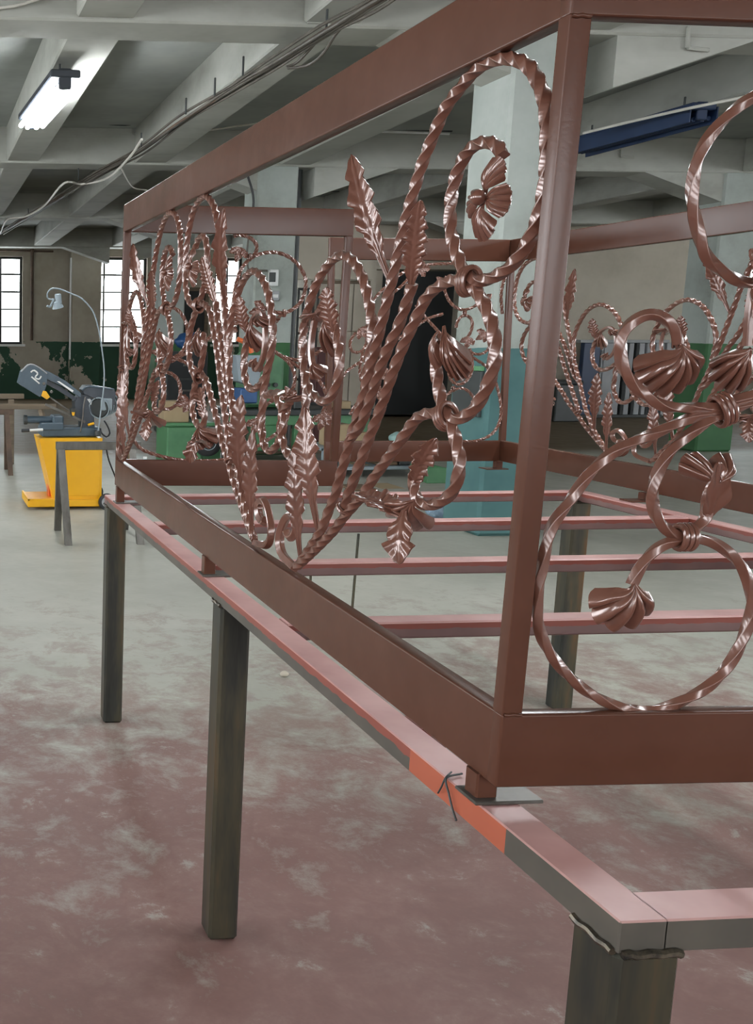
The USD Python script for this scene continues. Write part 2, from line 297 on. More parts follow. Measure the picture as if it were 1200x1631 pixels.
def leaf(base, tip, side, nrm, w, lobes=4, bow=.10, cup=.35, tipcurl=.0, th=.0022, nt=46, nu=15, stem=.22, amp=.10):
    """an acanthus leaf: stepped serrated lobes, sunk midrib, veins that sweep forward"""
    base, tip = np.array(base, float), np.array(tip, float); ln = np.linalg.norm(tip-base); ax = (tip-base)/ln
    side = unit(side - ax*(side @ ax)); nrm = unit(np.cross(side, ax)) if np.cross(side, ax) @ nrm > 0 else -unit(np.cross(side, ax))
    t = np.linspace(0, 1, nt); u = np.linspace(-1, 1, nu)
    tt = np.clip((t-stem)/(1-stem), 0, 1); ph = (lobes*tt**.9) % 1.0
    env = np.where(t < stem, .16 + .10*(t/stem), .26 + .74*np.sin(np.pi*np.clip(tt, 0, 1)**.75)**.8)
    env = np.where(t > .96, env*np.sqrt(np.clip((1-t)/.04, 0.02, 1)), env)
    hw = w/2*env*np.where(t < stem, 1, 1.0-.42*ph)
    T, Uu = np.meshgrid(t, u, indexing='ij'); HW = hw[:, None]
    along = T*ln + .55*np.abs(Uu)*HW*np.where(T < stem, 0, 1)*(1-T*.6)
    h = cup*np.abs(Uu)*HW + amp*HW*np.cos(2*np.pi*(np.clip((T-stem)/(1-stem), 0, 1)**.9*lobes*2.0 - .6*np.abs(Uu)))*np.abs(Uu)**.8*np.where(T < stem, .2, 1) + .06*w*np.exp(-(Uu/.16)**2)
    h = h + bow*ln*np.sin(np.pi*T*.9) - tipcurl*ln*np.clip(T-.55, 0, 1)**2*4
    g = base + along[..., None]*ax + (Uu*HW)[..., None]*side + h[..., None]*nrm
    return solid(g, th)
def palmette(base, d, side, nrm, R, spread=1.0, lobes=5, curl=.25, amp=.055, th=.0024, na=61, nr=15, neck=.10, depth=.24, skew=0.0):
    """a fan leaf of rounded, grooved lobes that droops at the rim"""
    d = unit(d); side = unit(side - d*(np.asarray(side) @ d)); nrm = unit(nrm)
    a = np.linspace(-1, 1, na); r = np.linspace(0, 1, nr); A, Rr = np.meshgrid(a, r, indexing='ij')
    lob = np.abs(np.cos(A*lobes*np.pi/2)) if lobes % 2 else np.abs(np.sin(A*lobes*np.pi/2))
    rad = R*(1-depth + depth*lob**.55)*(1-.28*np.abs(A)**2.2)
    ang = A*spread*(.30 + .70*np.minimum(1, Rr*1.7)) + skew*Rr
    rr = rad*(neck + (1-neck)*Rr); x = rr*np.cos(ang); y = rr*np.sin(ang)
    h = amp*R*np.cos(A*lobes*np.pi)*Rr**.8*(1 if lobes % 2 else -1) - curl*R*Rr**2.2 + .12*R*np.sin(np.pi*Rr)
    g = np.asarray(base) + x[..., None]*d + y[..., None]*side + h[..., None]*nrm
    return solid(g, th)
def collar(c, along, across, nrm, a=.013, b=.009, n=3, wire=.0032):
    along, across, nrm = unit(along), unit(across), unit(nrm); ms = []; th = np.linspace(0, 2*np.pi, 25)
    for i in range(n):
        o = np.asarray(c) + along*(i-(n-1)/2)*wire*1.75
        p = o + np.cos(th)[:, None]*across*a + np.sin(th)[:, None]*nrm*b
        ms.append(sweep(p, np.linspace(0, 1, 25), round_ring(wire, 8), normal=along))
    return cat(ms)
ROOM_X = (-5.5, 16.5); FLOOR_Y = (-8.0, 20.5)
# ---------------------------------------------------------------- the hall
X0, X1 = ROOM_X; Y0, Y1 = FLOOR_Y; CEIL, BEAM = 3.42, 3.06
struct('floor', bx((X0, Y0, -.2), (X1, Y1+.4, 0), .001), 'floor', 'worn concrete floor, red-brown near and grey further back', 'floor')
struct('ceiling', bx((X0, Y0, CEIL), (X1, Y1+.4, CEIL+.2), .001), 'slab', 'grey concrete ceiling slab between the beams', 'ceiling')
def wall_with_holes(name, a0, a1, z1, holes, place, m, label):
    """a wall of blocks round its window openings; holes: (a0, a1, z0, z1) along the wall"""
    ms = []; cur = a0
    for h in sorted(holes):
        if h[0] > cur: ms.append(place(cur, h[0], 0, z1))
        ms.append(place(h[0], h[1], 0, h[2])); ms.append(place(h[0], h[1], h[3], z1)); cur = h[1]
    ms.append(place(cur, a1, 0, z1)); return struct(name, cat(ms), m, label, 'wall', smooth=False)
def window(place, a0, a1, z0, z1, na, nz, label, mid=None):
    """iron-framed window: frame bars, muntins, single panes; place(a0, a1, z0, z1, d0, d1) makes a box in the wall"""
    COUNT.setdefault('win', 0); COUNT['win'] += 1; path = '/World/window_%d' % COUNT['win']
    x = UsdGeom.Xform.Define(stage, path); LOC[path] = np.zeros(3); setdata(x.GetPrim(), label, 'window', None, 'structure')
    for b in ((a0, a0+.05, z0, z1), (a1-.05, a1, z0, z1), (a0+.05, a1-.05, z1-.05, z1), (a0+.05, a1-.05, z0, z0+.05)): obj('frame_bar', place(*b, .10, .16), 'ironframe', path)
    obj('sill', place(a0-.06, a1+.06, z0-.05, z0, -.06, .09), 'white', path)
    for i in range(1, na):
        a = a0 + (a1-a0)*i/na; obj('muntin', place(a-.015, a+.015, z0+.05, z1-.05, .11, .15), 'ironframe', path)
    for i in range(1, nz):
        z = z0 + (z1-z0)*i/nz; obj('muntin', place(a0+.05, a1-.05, z-.013, z+.013, .115, .145), 'ironframe', path)
    for i in range(na):
        for j in range(nz):
            c0, c1 = a0 + (a1-a0)*i/na, a0 + (a1-a0)*(i+1)/na; e0, e1 = z0 + (z1-z0)*j/nz, z0 + (z1-z0)*(j+1)/nz
            obj('pane', place(c0+.01, c1-.01, e0+.01, e1-.01, .128, .132), 'glassbulb', path)
far_b = lambda a0, a1, z0, z1, d0=0, d1=.4: bx((a0, Y1+d0, z0), (a1, Y1+d1, z1), .001)
XR, YR = 6.7, 15.2                                           # the hall steps in at the right
wins = [(.25, 1.61, 1.17, 3.0), (2.92, 4.28, 1.17, 3.0), (5.76, 6.36, 1.17, 3.0)]
wall_with_holes('wall_far', X0, XR+.4, CEIL, wins, far_b, 'walltan', 'far tan wall with a peeling green dado and iron windows')
for (w_, s), na_ in zip(zip(wins, ('leftmost iron window in the far wall', 'iron window behind the far pilaster', 'iron window behind the twisted bars, rightmost in the far wall')), (3, 3, 2)): window(far_b, *w_, na_, 5, s)
struct('wall_return', bx((XR, YR+.3, 0), (XR+.4, Y1, CEIL), .001), 'plainwall', 'cream side wall where the hall narrows', 'wall')
rb = lambda a0, a1, z0, z1, d0=0, d1=.4: bx((a0, YR+d0, z0), (a1, YR+d1, z1), .001)
rw = (12.85, 14.2, 1.18, 2.78)
wall_with_holes('wall_back', XR, X1, CEIL, [(6.85, 8.4, 0, 2.4), rw], rb, 'plainwall', 'cream wall behind the radiators, with a dark doorway')
window(rb, *rw, 3, 5, 'iron window at the right edge, in the cream wall')
struct('door_1', bx((6.8, YR+.42, 0), (8.45, YR+.48, 2.45), .002), 'darkdoor', 'dark door deep in the doorway of the cream wall', 'door')
lb = lambda a0, a1, z0, z1, d0=0, d1=.4: bx((X0-d0, a0, z0), (X0-d1, a1, z1), .001)
lw = [(y, y+1.8, 1.15, 3.0) for y in (-6.5, -3.2, .1, 3.4, 6.7, 10.0)]
wall_with_holes('wall_left', Y0, Y1, CEIL, lw, lb, 'walltan', 'left wall of the hall with a row of windows')
rr_ = lambda a0, a1, z0, z1, d0=0, d1=.4: bx((X1+d0, a0, z0), (X1+d1, a1, z1), .001)
wall_with_holes('wall_right', Y0, YR, CEIL, [(y, y+1.8, 1.15, 3.0) for y in (-6.2, -2.6, 1.0, 4.6, 8.2)], rr_, 'plainwall', 'right wall of the hall with a row of windows')
nb = lambda a0, a1, z0, z1, d0=0, d1=.4: bx((a0, Y0-d0, z0), (a1, Y0-d1, z1), .001)
nw = [(x, x+2.4, 1.0, 3.05) for x in (-4.6, -.9, 2.8, 6.5, 10.2)]
wall_with_holes('wall_near', X0, X1, CEIL, nw, nb, 'walltan', 'wall behind the viewer with large windows')
for a0, a1, z0, z1 in nw: window_light('window_daylight', ((a0+a1)/2, Y0-.02, (z0+z1)/2), a1-a0, z1-z0, (0, 1, 0), P_NEAR)
for a0, a1, z0, z1 in lw: window_light('window_daylight_left', (X0-.02, (a0+a1)/2, (z0+z1)/2), a1-a0, z1-z0, (1, 0, 0), P_LEFT)
for y in (-6.2, -2.6, 1.0, 4.6, 8.2): window_light('window_daylight_right', (X1+.02, y+.9, 2.075), 1.8, 1.85, (-1, 0, 0), P_RIGHT)
for a0, a1, z0, z1 in wins: window_light('window_daylight_far', ((a0+a1)/2, Y1+.06, (z0+z1)/2), a1-a0-.1, z1-z0-.1, (0, -1, 0), P_FAR)
window_light('window_daylight_back', ((rw[0]+rw[1])/2, YR+.06, 2.0), 1.25, 1.5, (0, -1, 0), P_FAR)

# beams: deep ones across the hall on the column lines, others running away
COLY = [.75, 5.25, 9.85, 14.45, 19.0]; COLX = [-1.9, 3.18, 8.22, 13.5]
BEAMS = {}
def hb(x0, x1, y0, y1, z0, z1): return bx((x0, y0, z0), (x1, y1, z1), .012)
for i, y in enumerate([-3.8] + COLY):
    p = BEAMS[y] = struct('ceiling_beam', hb(X0, X1 if y < YR else XR, y, y+.36, BEAM, CEIL+.01), 'concrete', 'whitewashed concrete beam across the hall, %s' % ['behind the viewer', 'over the trestle', 'over the near column, nearest in view', 'over the meter column', 'third from the near column', 'last before the far wall'][i], 'beam')
    for x in COLX:
        if y < YR or x < XR:   # haunches either side of the column
            for s in (-1, 1):
                h = prism([(x+.22+s*.22, BEAM+.005), (x+.22+s*1.15, BEAM+.005), (x+.22+s*.22, BEAM-.30)][::1 if s < 0 else -1], y+.02, y+.34)
                struct('haunch', h, 'concrete', parent=p, smooth=False)
for y, pp in ((5.25, ((145, -12), (145, 17), (200, 17))), (5.25, ((490, -12), (490, 34), (522, 35))), (9.85, ((212, 178), (212, 213), (236, 214))), (5.25, ((1097, 42), (1096, 76), (1130, 80))), (9.85, ((990, 238), (990, 250), (1010, 251)))):
    struct('conduit_stub', cat([cyl(aty(*pp[0], y-.01), aty(*pp[1], y-.01), .012, 8), cyl(aty(*pp[1], y-.01), aty(*pp[2], y-.01), .012, 8)]), 'concrete', parent=BEAMS[y])
rows = [(-8.0, -3.8), (-3.44, .75), (1.11, 5.25), (5.61, 9.85), (10.21, 14.45), (14.81, 19.0)]
for j, x in enumerate((-4.4, -1.85, .33, 1.42+.25, 3.22, 5.6, 8.40, 10.9, 13.55)):
    for i, (y0, y1) in enumerate(rows):
        if y0 > 14 and x > XR-.3: continue
        struct('ceiling_joist', hb(x, x+.34, y0, y1, BEAM+.02, CEIL+.01), 'concrete', 'whitewashed concrete joist, row %d from the viewer, number %d from the left' % (i+1, j+1), 'joist')
ci = 0
for y in COLY:
    for x in COLX:
        if y < 1 and x < 4 or y > 15 or (x < 0 and y < 8): continue
        m = 'pillarteal' if (x, y) == (3.18, 5.25) else 'pillargreen'
        x_ = {5.25: 2.97, 9.85: 3.0, 14.45: 3.05, 19.0: 3.0}.get(y, x) if x == 3.18 else x
        near = (x, y) == (3.18, 5.25)
        z1 = BEAM+.02
        p = struct('column', bx((x_, y, 0), (x_+.44, y+.44, z1), .02), m, {5.25: 'pale square concrete column with a teal dado, nearest behind the fence', 9.85: 'pale square column carrying the meter boxes'}.get(y, 'tan column further back') if x == 3.18 else 'pale concrete column, line %d across at depth %d' % (COLX.index(x)+1, COLY.index(y)+1), 'column')
struct('trim_1', bx((2.60, Y1-.32, 0), (3.24, Y1-.004, CEIL-.004), .02), 'walltan', 'tan pilaster between the two left windows', 'pilaster')
cw = obj('conduit', cyl((2.59, Y1-.33, .85), (2.59, Y1-.33, 2.95), .022, 10), 'white'); setdata(stage.GetPrimAtPath(cw), 'thin white conduit running down the edge of the far pilaster', 'pipe')
rp = thing('heating_pipe', 'thin rusty riser pipe on the far wall beside the leftmost window', 'pipe', (1.8, Y1-.08, 0))
obj('riser', cyl((1.80, Y1-.07, 1.25), (1.80, Y1-.07, CEIL-.05), .035, 12), 'rustpipe', rp)
obj('branch', cyl((.2, Y1-.07, 3.12), (2.25, Y1-.07, 3.10), .022, 10), 'rustpipe', rp)

# ---------------------------------------------------------------- ceiling lamps
def lamp(name, label, a, b, m, lit):
    a, b = np.array(a, float), np.array(b, float); d = unit(b-a); s = unit(np.cross(d, [0, 0, 1.]))
    t = thing(name, label, 'lamp', (a+b)/2)
    obj('housing', beam(a, b, .20, .05, c=.008), m, t)
    if not lit:
        for o in (-.11, .11): obj('side_shade', beam(a + s*o - [0, 0, .06], b + s*o - [0, 0, .06], .012, .12, c=.003), m, t)
    for e, sg in ((a, 1), (b, -1)):
        obj('end_bracket', beam(e + d*sg*.015 - [0, 0, .03], e + d*sg*.045 - [0, 0, .03], .085, .13, c=.006), m, t)
    obj('centre_spine', beam(a+d*.05-[0, 0, .05], b-d*.05-[0, 0, .05], .045, .05, c=.006), m, t)
    for e in (a+d*.2, b-d*.2): obj('hanger', cyl(e+[0, 0, .02], (e[0], e[1], BEAM+.02), .008, 8), 'machdark', t)
    for k, o in enumerate((-.085, -.035, .035, .085)):
        p = a + d*.05 + s*o - [0, 0, .075 if abs(o) > .05 else .085]; q = p + d*(np.linalg.norm(b-a)-.10)
        obj('tube', cyl(p, q, .019, 14), 'tube' if lit else 'navy', t)
    return t
lamp('ceiling_lamp', 'lit fluorescent ceiling lamp with bright bare tubes', (.385, 6.02, 2.97), (.30, 7.32, 2.97), 'lamphousing', True)
lamp('ceiling_lamp', 'lit fluorescent ceiling lamp above the near corner of the fence, out of the picture', (2.55, .25, 2.97), (2.55, 1.55, 2.97), 'lamphousing', True)
lamp('ceiling_lamp', 'lit fluorescent ceiling lamp above the middle of the trestle, out of the picture', (1.84, 2.0, 2.97), (1.84, 3.3, 2.97), 'lamphousing', True)
lamp('ceiling_lamp', 'unlit navy blue ceiling lamp on the right', (5.25, 6.55, 2.97), (5.20, 7.95, 2.97), 'navy', False)

# ---------------------------------------------------------------- cables under the ceiling
ct = thing('cable_run', 'dark bundle of cables clipped below the joist, running away to the left', 'cables', (1.6, 7.0, 2.95))
base = [atz(640, -25, 2.95), atz(590, 5, 2.93), atz(520, 48, 2.93), atz(430, 103, 2.95), atz(370, 140, 2.96), atz(290, 190, 2.96), atz(222, 240, 2.95), atz(150, 280, 2.95), atz(60, 335, 2.95), atz(0, 372, 2.95)]
for k in range(7):
    off = RNG.normal(0, .022, 3)*[1, .3, .7]; p = [b + off + RNG.normal(0, .008, 3) for b in base]
    obj('cable', tube(p, .008 + .005*RNG.random(), .06, 8), 'cable' if k % 4 else 'rustpipe', ct)
sagging = [atz(565, 20, 2.93), atz(535, 55, 2.90), atz(515, 85, 2.87), atz(490, 104, 2.86), atz(455, 108, 2.87), atz(475, 98, 2.9), atz(510, 60, 2.93)]
obj('loose_loop', tube(sagging, .009, .04, 8), 'cable', ct)
for px, py in ((520, 48), (387, 118), (342, 150), (296, 180), (225, 232), (125, 285), (45, 345)):
    q = atz(px, py, 2.95); obj('hanger', cyl(q - [0, 0, .01], q + [0, 0, .11], .007, 8), 'machdark', ct)
def wire(name, label, pts, r, m, catg='wire'):
    p = obj(name, tube(pts, r, .05, 8), m); setdata(stage.GetPrimAtPath(p), label, catg)
obj('sagging_cable', tube([atz(226, 222, 2.93), atz(205, 252, 2.90), atz(170, 284, 2.90), atz(130, 293, 2.92), atz(102, 292, 2.93), atz(70, 328, 2.92), atz(40, 345, 2.92), atz(12, 350, 2.93), atz(0, 372, 2.9)], .012, .05, 8), 'cablewhite', ct, label='white cable sagging below the bundle')
wire('black_cable', 'long black cable strung under the second beam', [aty(60, 185, 9.7), aty(130, 192, 9.7), aty(200, 198, 9.7), aty(232, 190, 9.7), aty(262, 192, 9.7), aty(290, 196, 9.7), aty(320, 188, 9.7), aty(400, 193, 9.7), aty(560, 201, 9.7), aty(720, 208, 9.7)], .016, 'black', 'cable')
wire('white_cable', 'thin white cable running up to the brown top rail', [aty(275, 213, 9.5), aty(335, 207, 9.4), aty(400, 198, 9.3), aty(470, 192, 9.3)], .009, 'cablewhite', 'cable')
wire('white_conduit', 'straight white conduit under the second beam, behind the twisted bar', [aty(540, 205, 9.7), aty(600, 209, 9.7), aty(716, 213, 9.7)], .014, 'white', 'pipe')
wire('black_cable', 'black cable along the far beams at the left', [aty(-20, 283, 13.9), aty(90, 290, 13.9), aty(200, 291, 13.9), aty(300, 293, 13.9), aty(420, 300, 13.9), aty(560, 304, 13.9), aty(690, 305, 13.9)], .02, 'black', 'cable')
wire('white_cable', 'white cable stretched beside the unlit navy lamp', [atz(1210, 150, 2.93), atz(1100, 172, 2.93), atz(1000, 195, 2.93), atz(930, 212, 2.93)], .012, 'cablewhite', 'cable')
wire('white_cable', 'white cable in the top left corner under the near beam', [aty(-10, 14, 5.2), aty(30, 8, 5.2), aty(70, -4, 5.2)], .008, 'cablewhite', 'cable')
obj('drooping_cable', tube([atz(190, 262, 2.94), atz(205, 290, 2.9), atz(215, 300, 2.9), atz(235, 303, 2.9)], .007, .05, 8), 'cablewhite', ct, label='thin white cable drooping above the fence corner')
# scroll centre lines, in metres on the plane of each panel: (along, height)
UNIT = {
 'curl': [(-0.01, 0.871),(-0.053, 0.876),(-0.078, 0.885),(-0.087, 0.905),(-0.076, 0.928),(-0.059, 0.946),(-0.038, 0.954),(-0.015, 0.947),(-0.013, 0.933),(-0.027, 0.919),(-0.048, 0.915),(-0.055, 0.922)],
 'L1': [(-0.006, 0.874),(0.025, 0.899),(0.051, 0.923),(0.075, 0.944),(0.089, 0.961),(0.107, 0.99),(0.126, 1.017),(0.135, 1.041),(0.148, 1.068),(0.163, 1.105),(0.18, 1.135),(0.195, 1.167),(0.208, 1.202),(0.224, 1.242),(0.237, 1.277),(0.249, 1.309),(0.262, 1.345),(0.279, 1.396),(0.291, 1.42),(0.304, 1.447),(0.32, 1.47),(0.337, 1.491),(0.354, 1.51),(0.379, 1.523),(0.407, 1.535),(0.433, 1.539),(0.464, 1.536),(0.49, 1.528),(0.513, 1.516),(0.53, 1.499),(0.543, 1.481),(0.551, 1.461),(0.556, 1.436),(0.559, 1.411),(0.559, 1.388),(0.554, 1.365),(0.546, 1.349),(0.531, 1.33),(0.508, 1.316),(0.478, 1.308),(0.45, 1.307),(0.426, 1.318),(0.404, 1.341),(0.389, 1.366),(0.383, 1.391),(0.385, 1.413),(0.393, 1.433),(0.409, 1.45),(0.429, 1.456),(0.454, 1.453),(0.472, 1.445),(0.481, 1.434)],
 'L2': [(0.161, 1.101),(0.187, 1.119),(0.203, 1.14),(0.219, 1.169),(0.235, 1.199),(0.255, 1.23),(0.277, 1.255),(0.296, 1.287),(0.307, 1.31)],
 'L3': [(0.156, 0.993),(0.163, 1.013),(0.179, 1.04),(0.194, 1.064),(0.208, 1.088),(0.226, 1.118),(0.245, 1.147),(0.274, 1.2),(0.299, 1.238),(0.327, 1.272),(0.345, 1.293),(0.373, 1.305),(0.4, 1.31),(0.427, 1.308),(0.45, 1.298),(0.468, 1.284),(0.485, 1.266),(0.495, 1.248),(0.501, 1.228),(0.498, 1.21),(0.491, 1.193),(0.474, 1.171),(0.451, 1.157),(0.428, 1.152),(0.407, 1.16),(0.392, 1.183),(0.382, 1.205),(0.377, 1.223),(0.38, 1.236),(0.391, 1.245)],
 'L4': [(-0.0, 0.876),(0.044, 0.904),(0.082, 0.929),(0.128, 0.961),(0.157, 0.986),(0.181, 1.004),(0.217, 1.031),(0.241, 1.056),(0.266, 1.077),(0.295, 1.103),(0.325, 1.129),(0.336, 1.14),(0.353, 1.15),(0.378, 1.155),(0.403, 1.154),(0.427, 1.144),(0.441, 1.123),(0.45, 1.108),(0.449, 1.086),(0.439, 1.068),(0.417, 1.054),(0.39, 1.045),(0.367, 1.044),(0.355, 1.054),(0.349, 1.068),(0.352, 1.082)],
 'S2': [(0.197, 1.187),(0.205, 1.225),(0.206, 1.25),(0.195, 1.282),(0.177, 1.31),(0.154, 1.335),(0.124, 1.353),(0.087, 1.361),(0.044, 1.351),(0.001, 1.322),(-0.025, 1.284),(-0.035, 1.262),(-0.038, 1.235),(-0.03, 1.203),(-0.012, 1.173),(0.021, 1.153),(0.063, 1.146),(0.091, 1.159),(0.105, 1.181),(0.108, 1.206),(0.099, 1.233),(0.084, 1.256)],
 'S2b': [(0.108, 1.206),(0.099, 1.233),(0.081, 1.265),(0.053, 1.282),(0.024, 1.285),(0.007, 1.269),(-0.001, 1.242),(0.001, 1.213),(0.017, 1.192),(0.036, 1.182)],
 'S4': [(-0.019, 1.183),(-0.008, 1.147),(-0.01, 1.127),(-0.004, 1.106),(-0.006, 1.084),(-0.02, 1.059),(-0.039, 1.045),(-0.067, 1.047),(-0.093, 1.063),(-0.111, 1.084),(-0.113, 1.1),(-0.102, 1.122),(-0.076, 1.137)],
}
NEAR = {
 'N1': [(0.26, 1.19),(0.238, 1.18),(0.214, 1.171),(0.192, 1.166),(0.171, 1.158),(0.143, 1.146),(0.124, 1.139),(0.101, 1.126),(0.08, 1.105),(0.063, 1.078),(0.049, 1.058),(0.043, 1.034),(0.04, 1.004),(0.038, 0.982),(0.041, 0.955),(0.049, 0.933),(0.065, 0.91),(0.086, 0.889),(0.11, 0.872),(0.137, 0.86),(0.165, 0.854),(0.186, 0.856),(0.215, 0.867),(0.239, 0.882),(0.258, 0.906),(0.27, 0.937),(0.274, 0.964),(0.269, 0.987),(0.257, 1.009),(0.238, 1.026),(0.219, 1.036),(0.2, 1.039),(0.187, 1.038),(0.165, 1.031),(0.148, 1.013),(0.139, 0.991)],
 'N2': [(0.261, 1.184),(0.238, 1.176),(0.214, 1.166),(0.194, 1.154),(0.177, 1.141),(0.163, 1.126),(0.154, 1.107),(0.151, 1.085),(0.154, 1.07),(0.161, 1.057),(0.17, 1.049),(0.181, 1.042),(0.191, 1.042),(0.201, 1.049),(0.21, 1.056),(0.213, 1.064),(0.211, 1.075),(0.211, 1.085),(0.214, 1.094)],
 'N3': [(0.26, 1.191),(0.237, 1.183),(0.213, 1.174),(0.18, 1.173),(0.153, 1.175),(0.135, 1.184),(0.12, 1.196),(0.107, 1.212),(0.102, 1.229),(0.102, 1.246),(0.109, 1.256),(0.121, 1.264),(0.134, 1.266),(0.148, 1.26),(0.158, 1.248),(0.162, 1.237)],
 'N4': [(0.31, 1.528),(0.27, 1.505),(0.232, 1.481),(0.214, 1.473),(0.198, 1.463),(0.179, 1.445),(0.166, 1.426),(0.16, 1.406),(0.159, 1.387),(0.162, 1.367),(0.171, 1.343),(0.18, 1.323),(0.197, 1.309),(0.216, 1.299),(0.236, 1.296),(0.256, 1.301)],
}
STUB = {
 'ring': [(0.485, 1.236),(0.483, 1.278),(0.492, 1.302),(0.518, 1.323),(0.54, 1.331),(0.566, 1.353),(0.578, 1.381),(0.582, 1.419),(0.567, 1.452),(0.546, 1.476),(0.516, 1.495),(0.477, 1.504),(0.434, 1.498),(0.404, 1.483),(0.378, 1.451),(0.365, 1.405),(0.361, 1.358),(0.374, 1.311),(0.399, 1.274),(0.436, 1.226)],
 'hook': [(0.518, 1.323),(0.485, 1.327),(0.455, 1.34)],
 'hook2': [(0.434, 1.498),(0.404, 1.49),(0.38, 1.497),(0.372, 1.516)],
 'hook2b': [(0.353, 1.55),(0.372, 1.554),(0.407, 1.544),(0.426, 1.522),(0.421, 1.498),(0.404, 1.486)],
 'w1': [(0.436, 1.226),(0.47, 1.223),(0.515, 1.194),(0.555, 1.183),(0.594, 1.185),(0.633, 1.207),(0.667, 1.23),(0.706, 1.24)],
 'w2': [(0.47, 1.223),(0.525, 1.188),(0.568, 1.163),(0.617, 1.135),(0.65, 1.106),(0.666, 1.063),(0.653, 1.015)],
 'w3': [(0.521, 1.192),(0.548, 1.165),(0.561, 1.135),(0.559, 1.098),(0.536, 1.073),(0.513, 1.067),(0.493, 1.058),(0.468, 1.038),(0.446, 1.0)],
 'arc': [(0.052, 0.959),(0.068, 0.93),(0.088, 0.91),(0.138, 0.891),(0.207, 0.876),(0.277, 0.872),(0.356, 0.877),(0.434, 0.906),(0.512, 0.957),(0.542, 0.999),(0.551, 1.054)],
 'lf1': [(0.164, 1.342),(0.193, 1.329),(0.216, 1.292),(0.221, 1.245),(0.207, 1.207),(0.178, 1.188),(0.153, 1.196)],
 'lf2': [(0.154, 1.169),(0.188, 1.185),(0.226, 1.207),(0.264, 1.23),(0.312, 1.268),(0.336, 1.283)],
 'lf3': [(0.122, 1.131),(0.154, 1.147),(0.19, 1.131),(0.204, 1.097),(0.2, 1.055),(0.173, 1.032),(0.144, 1.036)],
 'lf4': [(0.11, 1.207),(0.153, 1.196),(0.208, 1.179),(0.257, 1.15),(0.278, 1.112),(0.266, 1.064),(0.231, 1.055)],
}
BFAR = {
 'b1': [(1.094, 1.353),(1.132, 1.411),(1.178, 1.453),(1.236, 1.5),(1.32, 1.523),(1.417, 1.529)],
 'b2': [(0.971, 0.962),(0.996, 1.01),(1.015, 1.106),(1.057, 1.146),(1.121, 1.184),(1.204, 1.236),(1.275, 1.283),(1.334, 1.323),(1.394, 1.342)],
 'b3': [(1.313, 1.342),(1.361, 1.295),(1.427, 1.236),(1.518, 1.182),(1.598, 1.129),(1.644, 1.032),(1.656, 0.947),(1.63, 0.887),(1.569, 0.858),(1.493, 0.856)],
 'b4': [(1.389, 1.447),(1.407, 1.401),(1.442, 1.366),(1.48, 1.357),(1.518, 1.371),(1.541, 1.394)],
 'b5': [(1.45, 1.291),(1.453, 1.314),(1.469, 1.335),(1.494, 1.335),(1.513, 1.314),(1.511, 1.277),(1.498, 1.255)],
 'b6': [(1.504, 1.201),(1.543, 1.189),(1.579, 1.201),(1.594, 1.236),(1.587, 1.267),(1.561, 1.272)],
 'b7': [(1.511, 1.212),(1.526, 1.153),(1.519, 1.105),(1.489, 1.076),(1.456, 1.081),(1.433, 1.117),(1.44, 1.165)],
 'b8': [(1.425, 1.028),(1.453, 1.052),(1.49, 1.062),(1.524, 1.045),(1.55, 1.009)],
 'b9': [(1.088, 1.2),(1.08, 1.129),(1.093, 1.082),(1.124, 1.058),(1.156, 1.105)],
 'b10': [(1.18, 1.411),(1.227, 1.447),(1.254, 1.481),(1.284, 1.505)],
 'b11': [(1.051, 0.962),(1.071, 0.998),(1.106, 1.029),(1.142, 1.046)],
 'b12': [(1.055, 1.271),(1.035, 1.236),(1.046, 1.2),(1.083, 1.2),(1.101, 1.236),(1.091, 1.271),(1.066, 1.283)],
 'b13': [(1.63, 1.343),(1.619, 1.413),(1.627, 1.472),(1.653, 1.519),(1.688, 1.542)],
}
# ---------------------------------------------------------------- the trestle table
TOP = .75; TW, TL, TR, TH, LG = 1.6106, 2.3759, .0443, .0303, .061
tr = thing('trestle_table', 'long low steel trestle with pink-primed top rails and bare steel legs, under the fence', 'trestle table', (TW/2, TL/2, 0))
ms = [bx((0, 0, TOP-TH), (TR, TL-TR, TOP), .0015)]
obj('long_rail', ms[0], 'primer_left', tr, label='left long rail with bare steel side and an orange sprayed patch')
obj('long_rail', bx((TW-TR, 0, TOP-TH), (TW, TL-TR, TOP), .003), 'primer', tr)
obj('end_rail', bx((TR-.004, 0, TOP-TH), (TW-TR+.004, TR, TOP), .0015), 'primer_left', tr)
obj('end_rail', bx((0, TL-TR, TOP-TH), (TW, TL, TOP), .003), 'primer', tr)
for y in (.4284, .8927, 1.3605, 1.8488):
    obj('cross_bar', bx((TR, y, TOP-TH), (TW-TR, y+TR, TOP), .003), 'primer', tr)
for k, (x, y) in enumerate(((0, 0), (0, 1.1225), (0, TL-LG), (TW-LG, 0), (TW-LG, 1.1225), (TW-LG, TL-LG))):
    top = TOP-TH-.0
    outer = bx((x, y, 0), (x+LG, y+LG, top), .006)
    obj('leg', outer, 'steel', tr)
    pts = []
    for q in range(9): pts.append((x + .004 + (LG-.008)*q/8, y-.001, top + .0012*math.sin(q*2.1)))
    w1 = tube(pts, .0042, .006, 8); w2 = tube([(x-.001, y + .004 + (LG-.008)*q/8, top + .0012*math.sin(q*1.7)) for q in range(9)], .0038, .006, 8)
    obj('weld_bead', cat([w1, w2]), 'weld', tr)

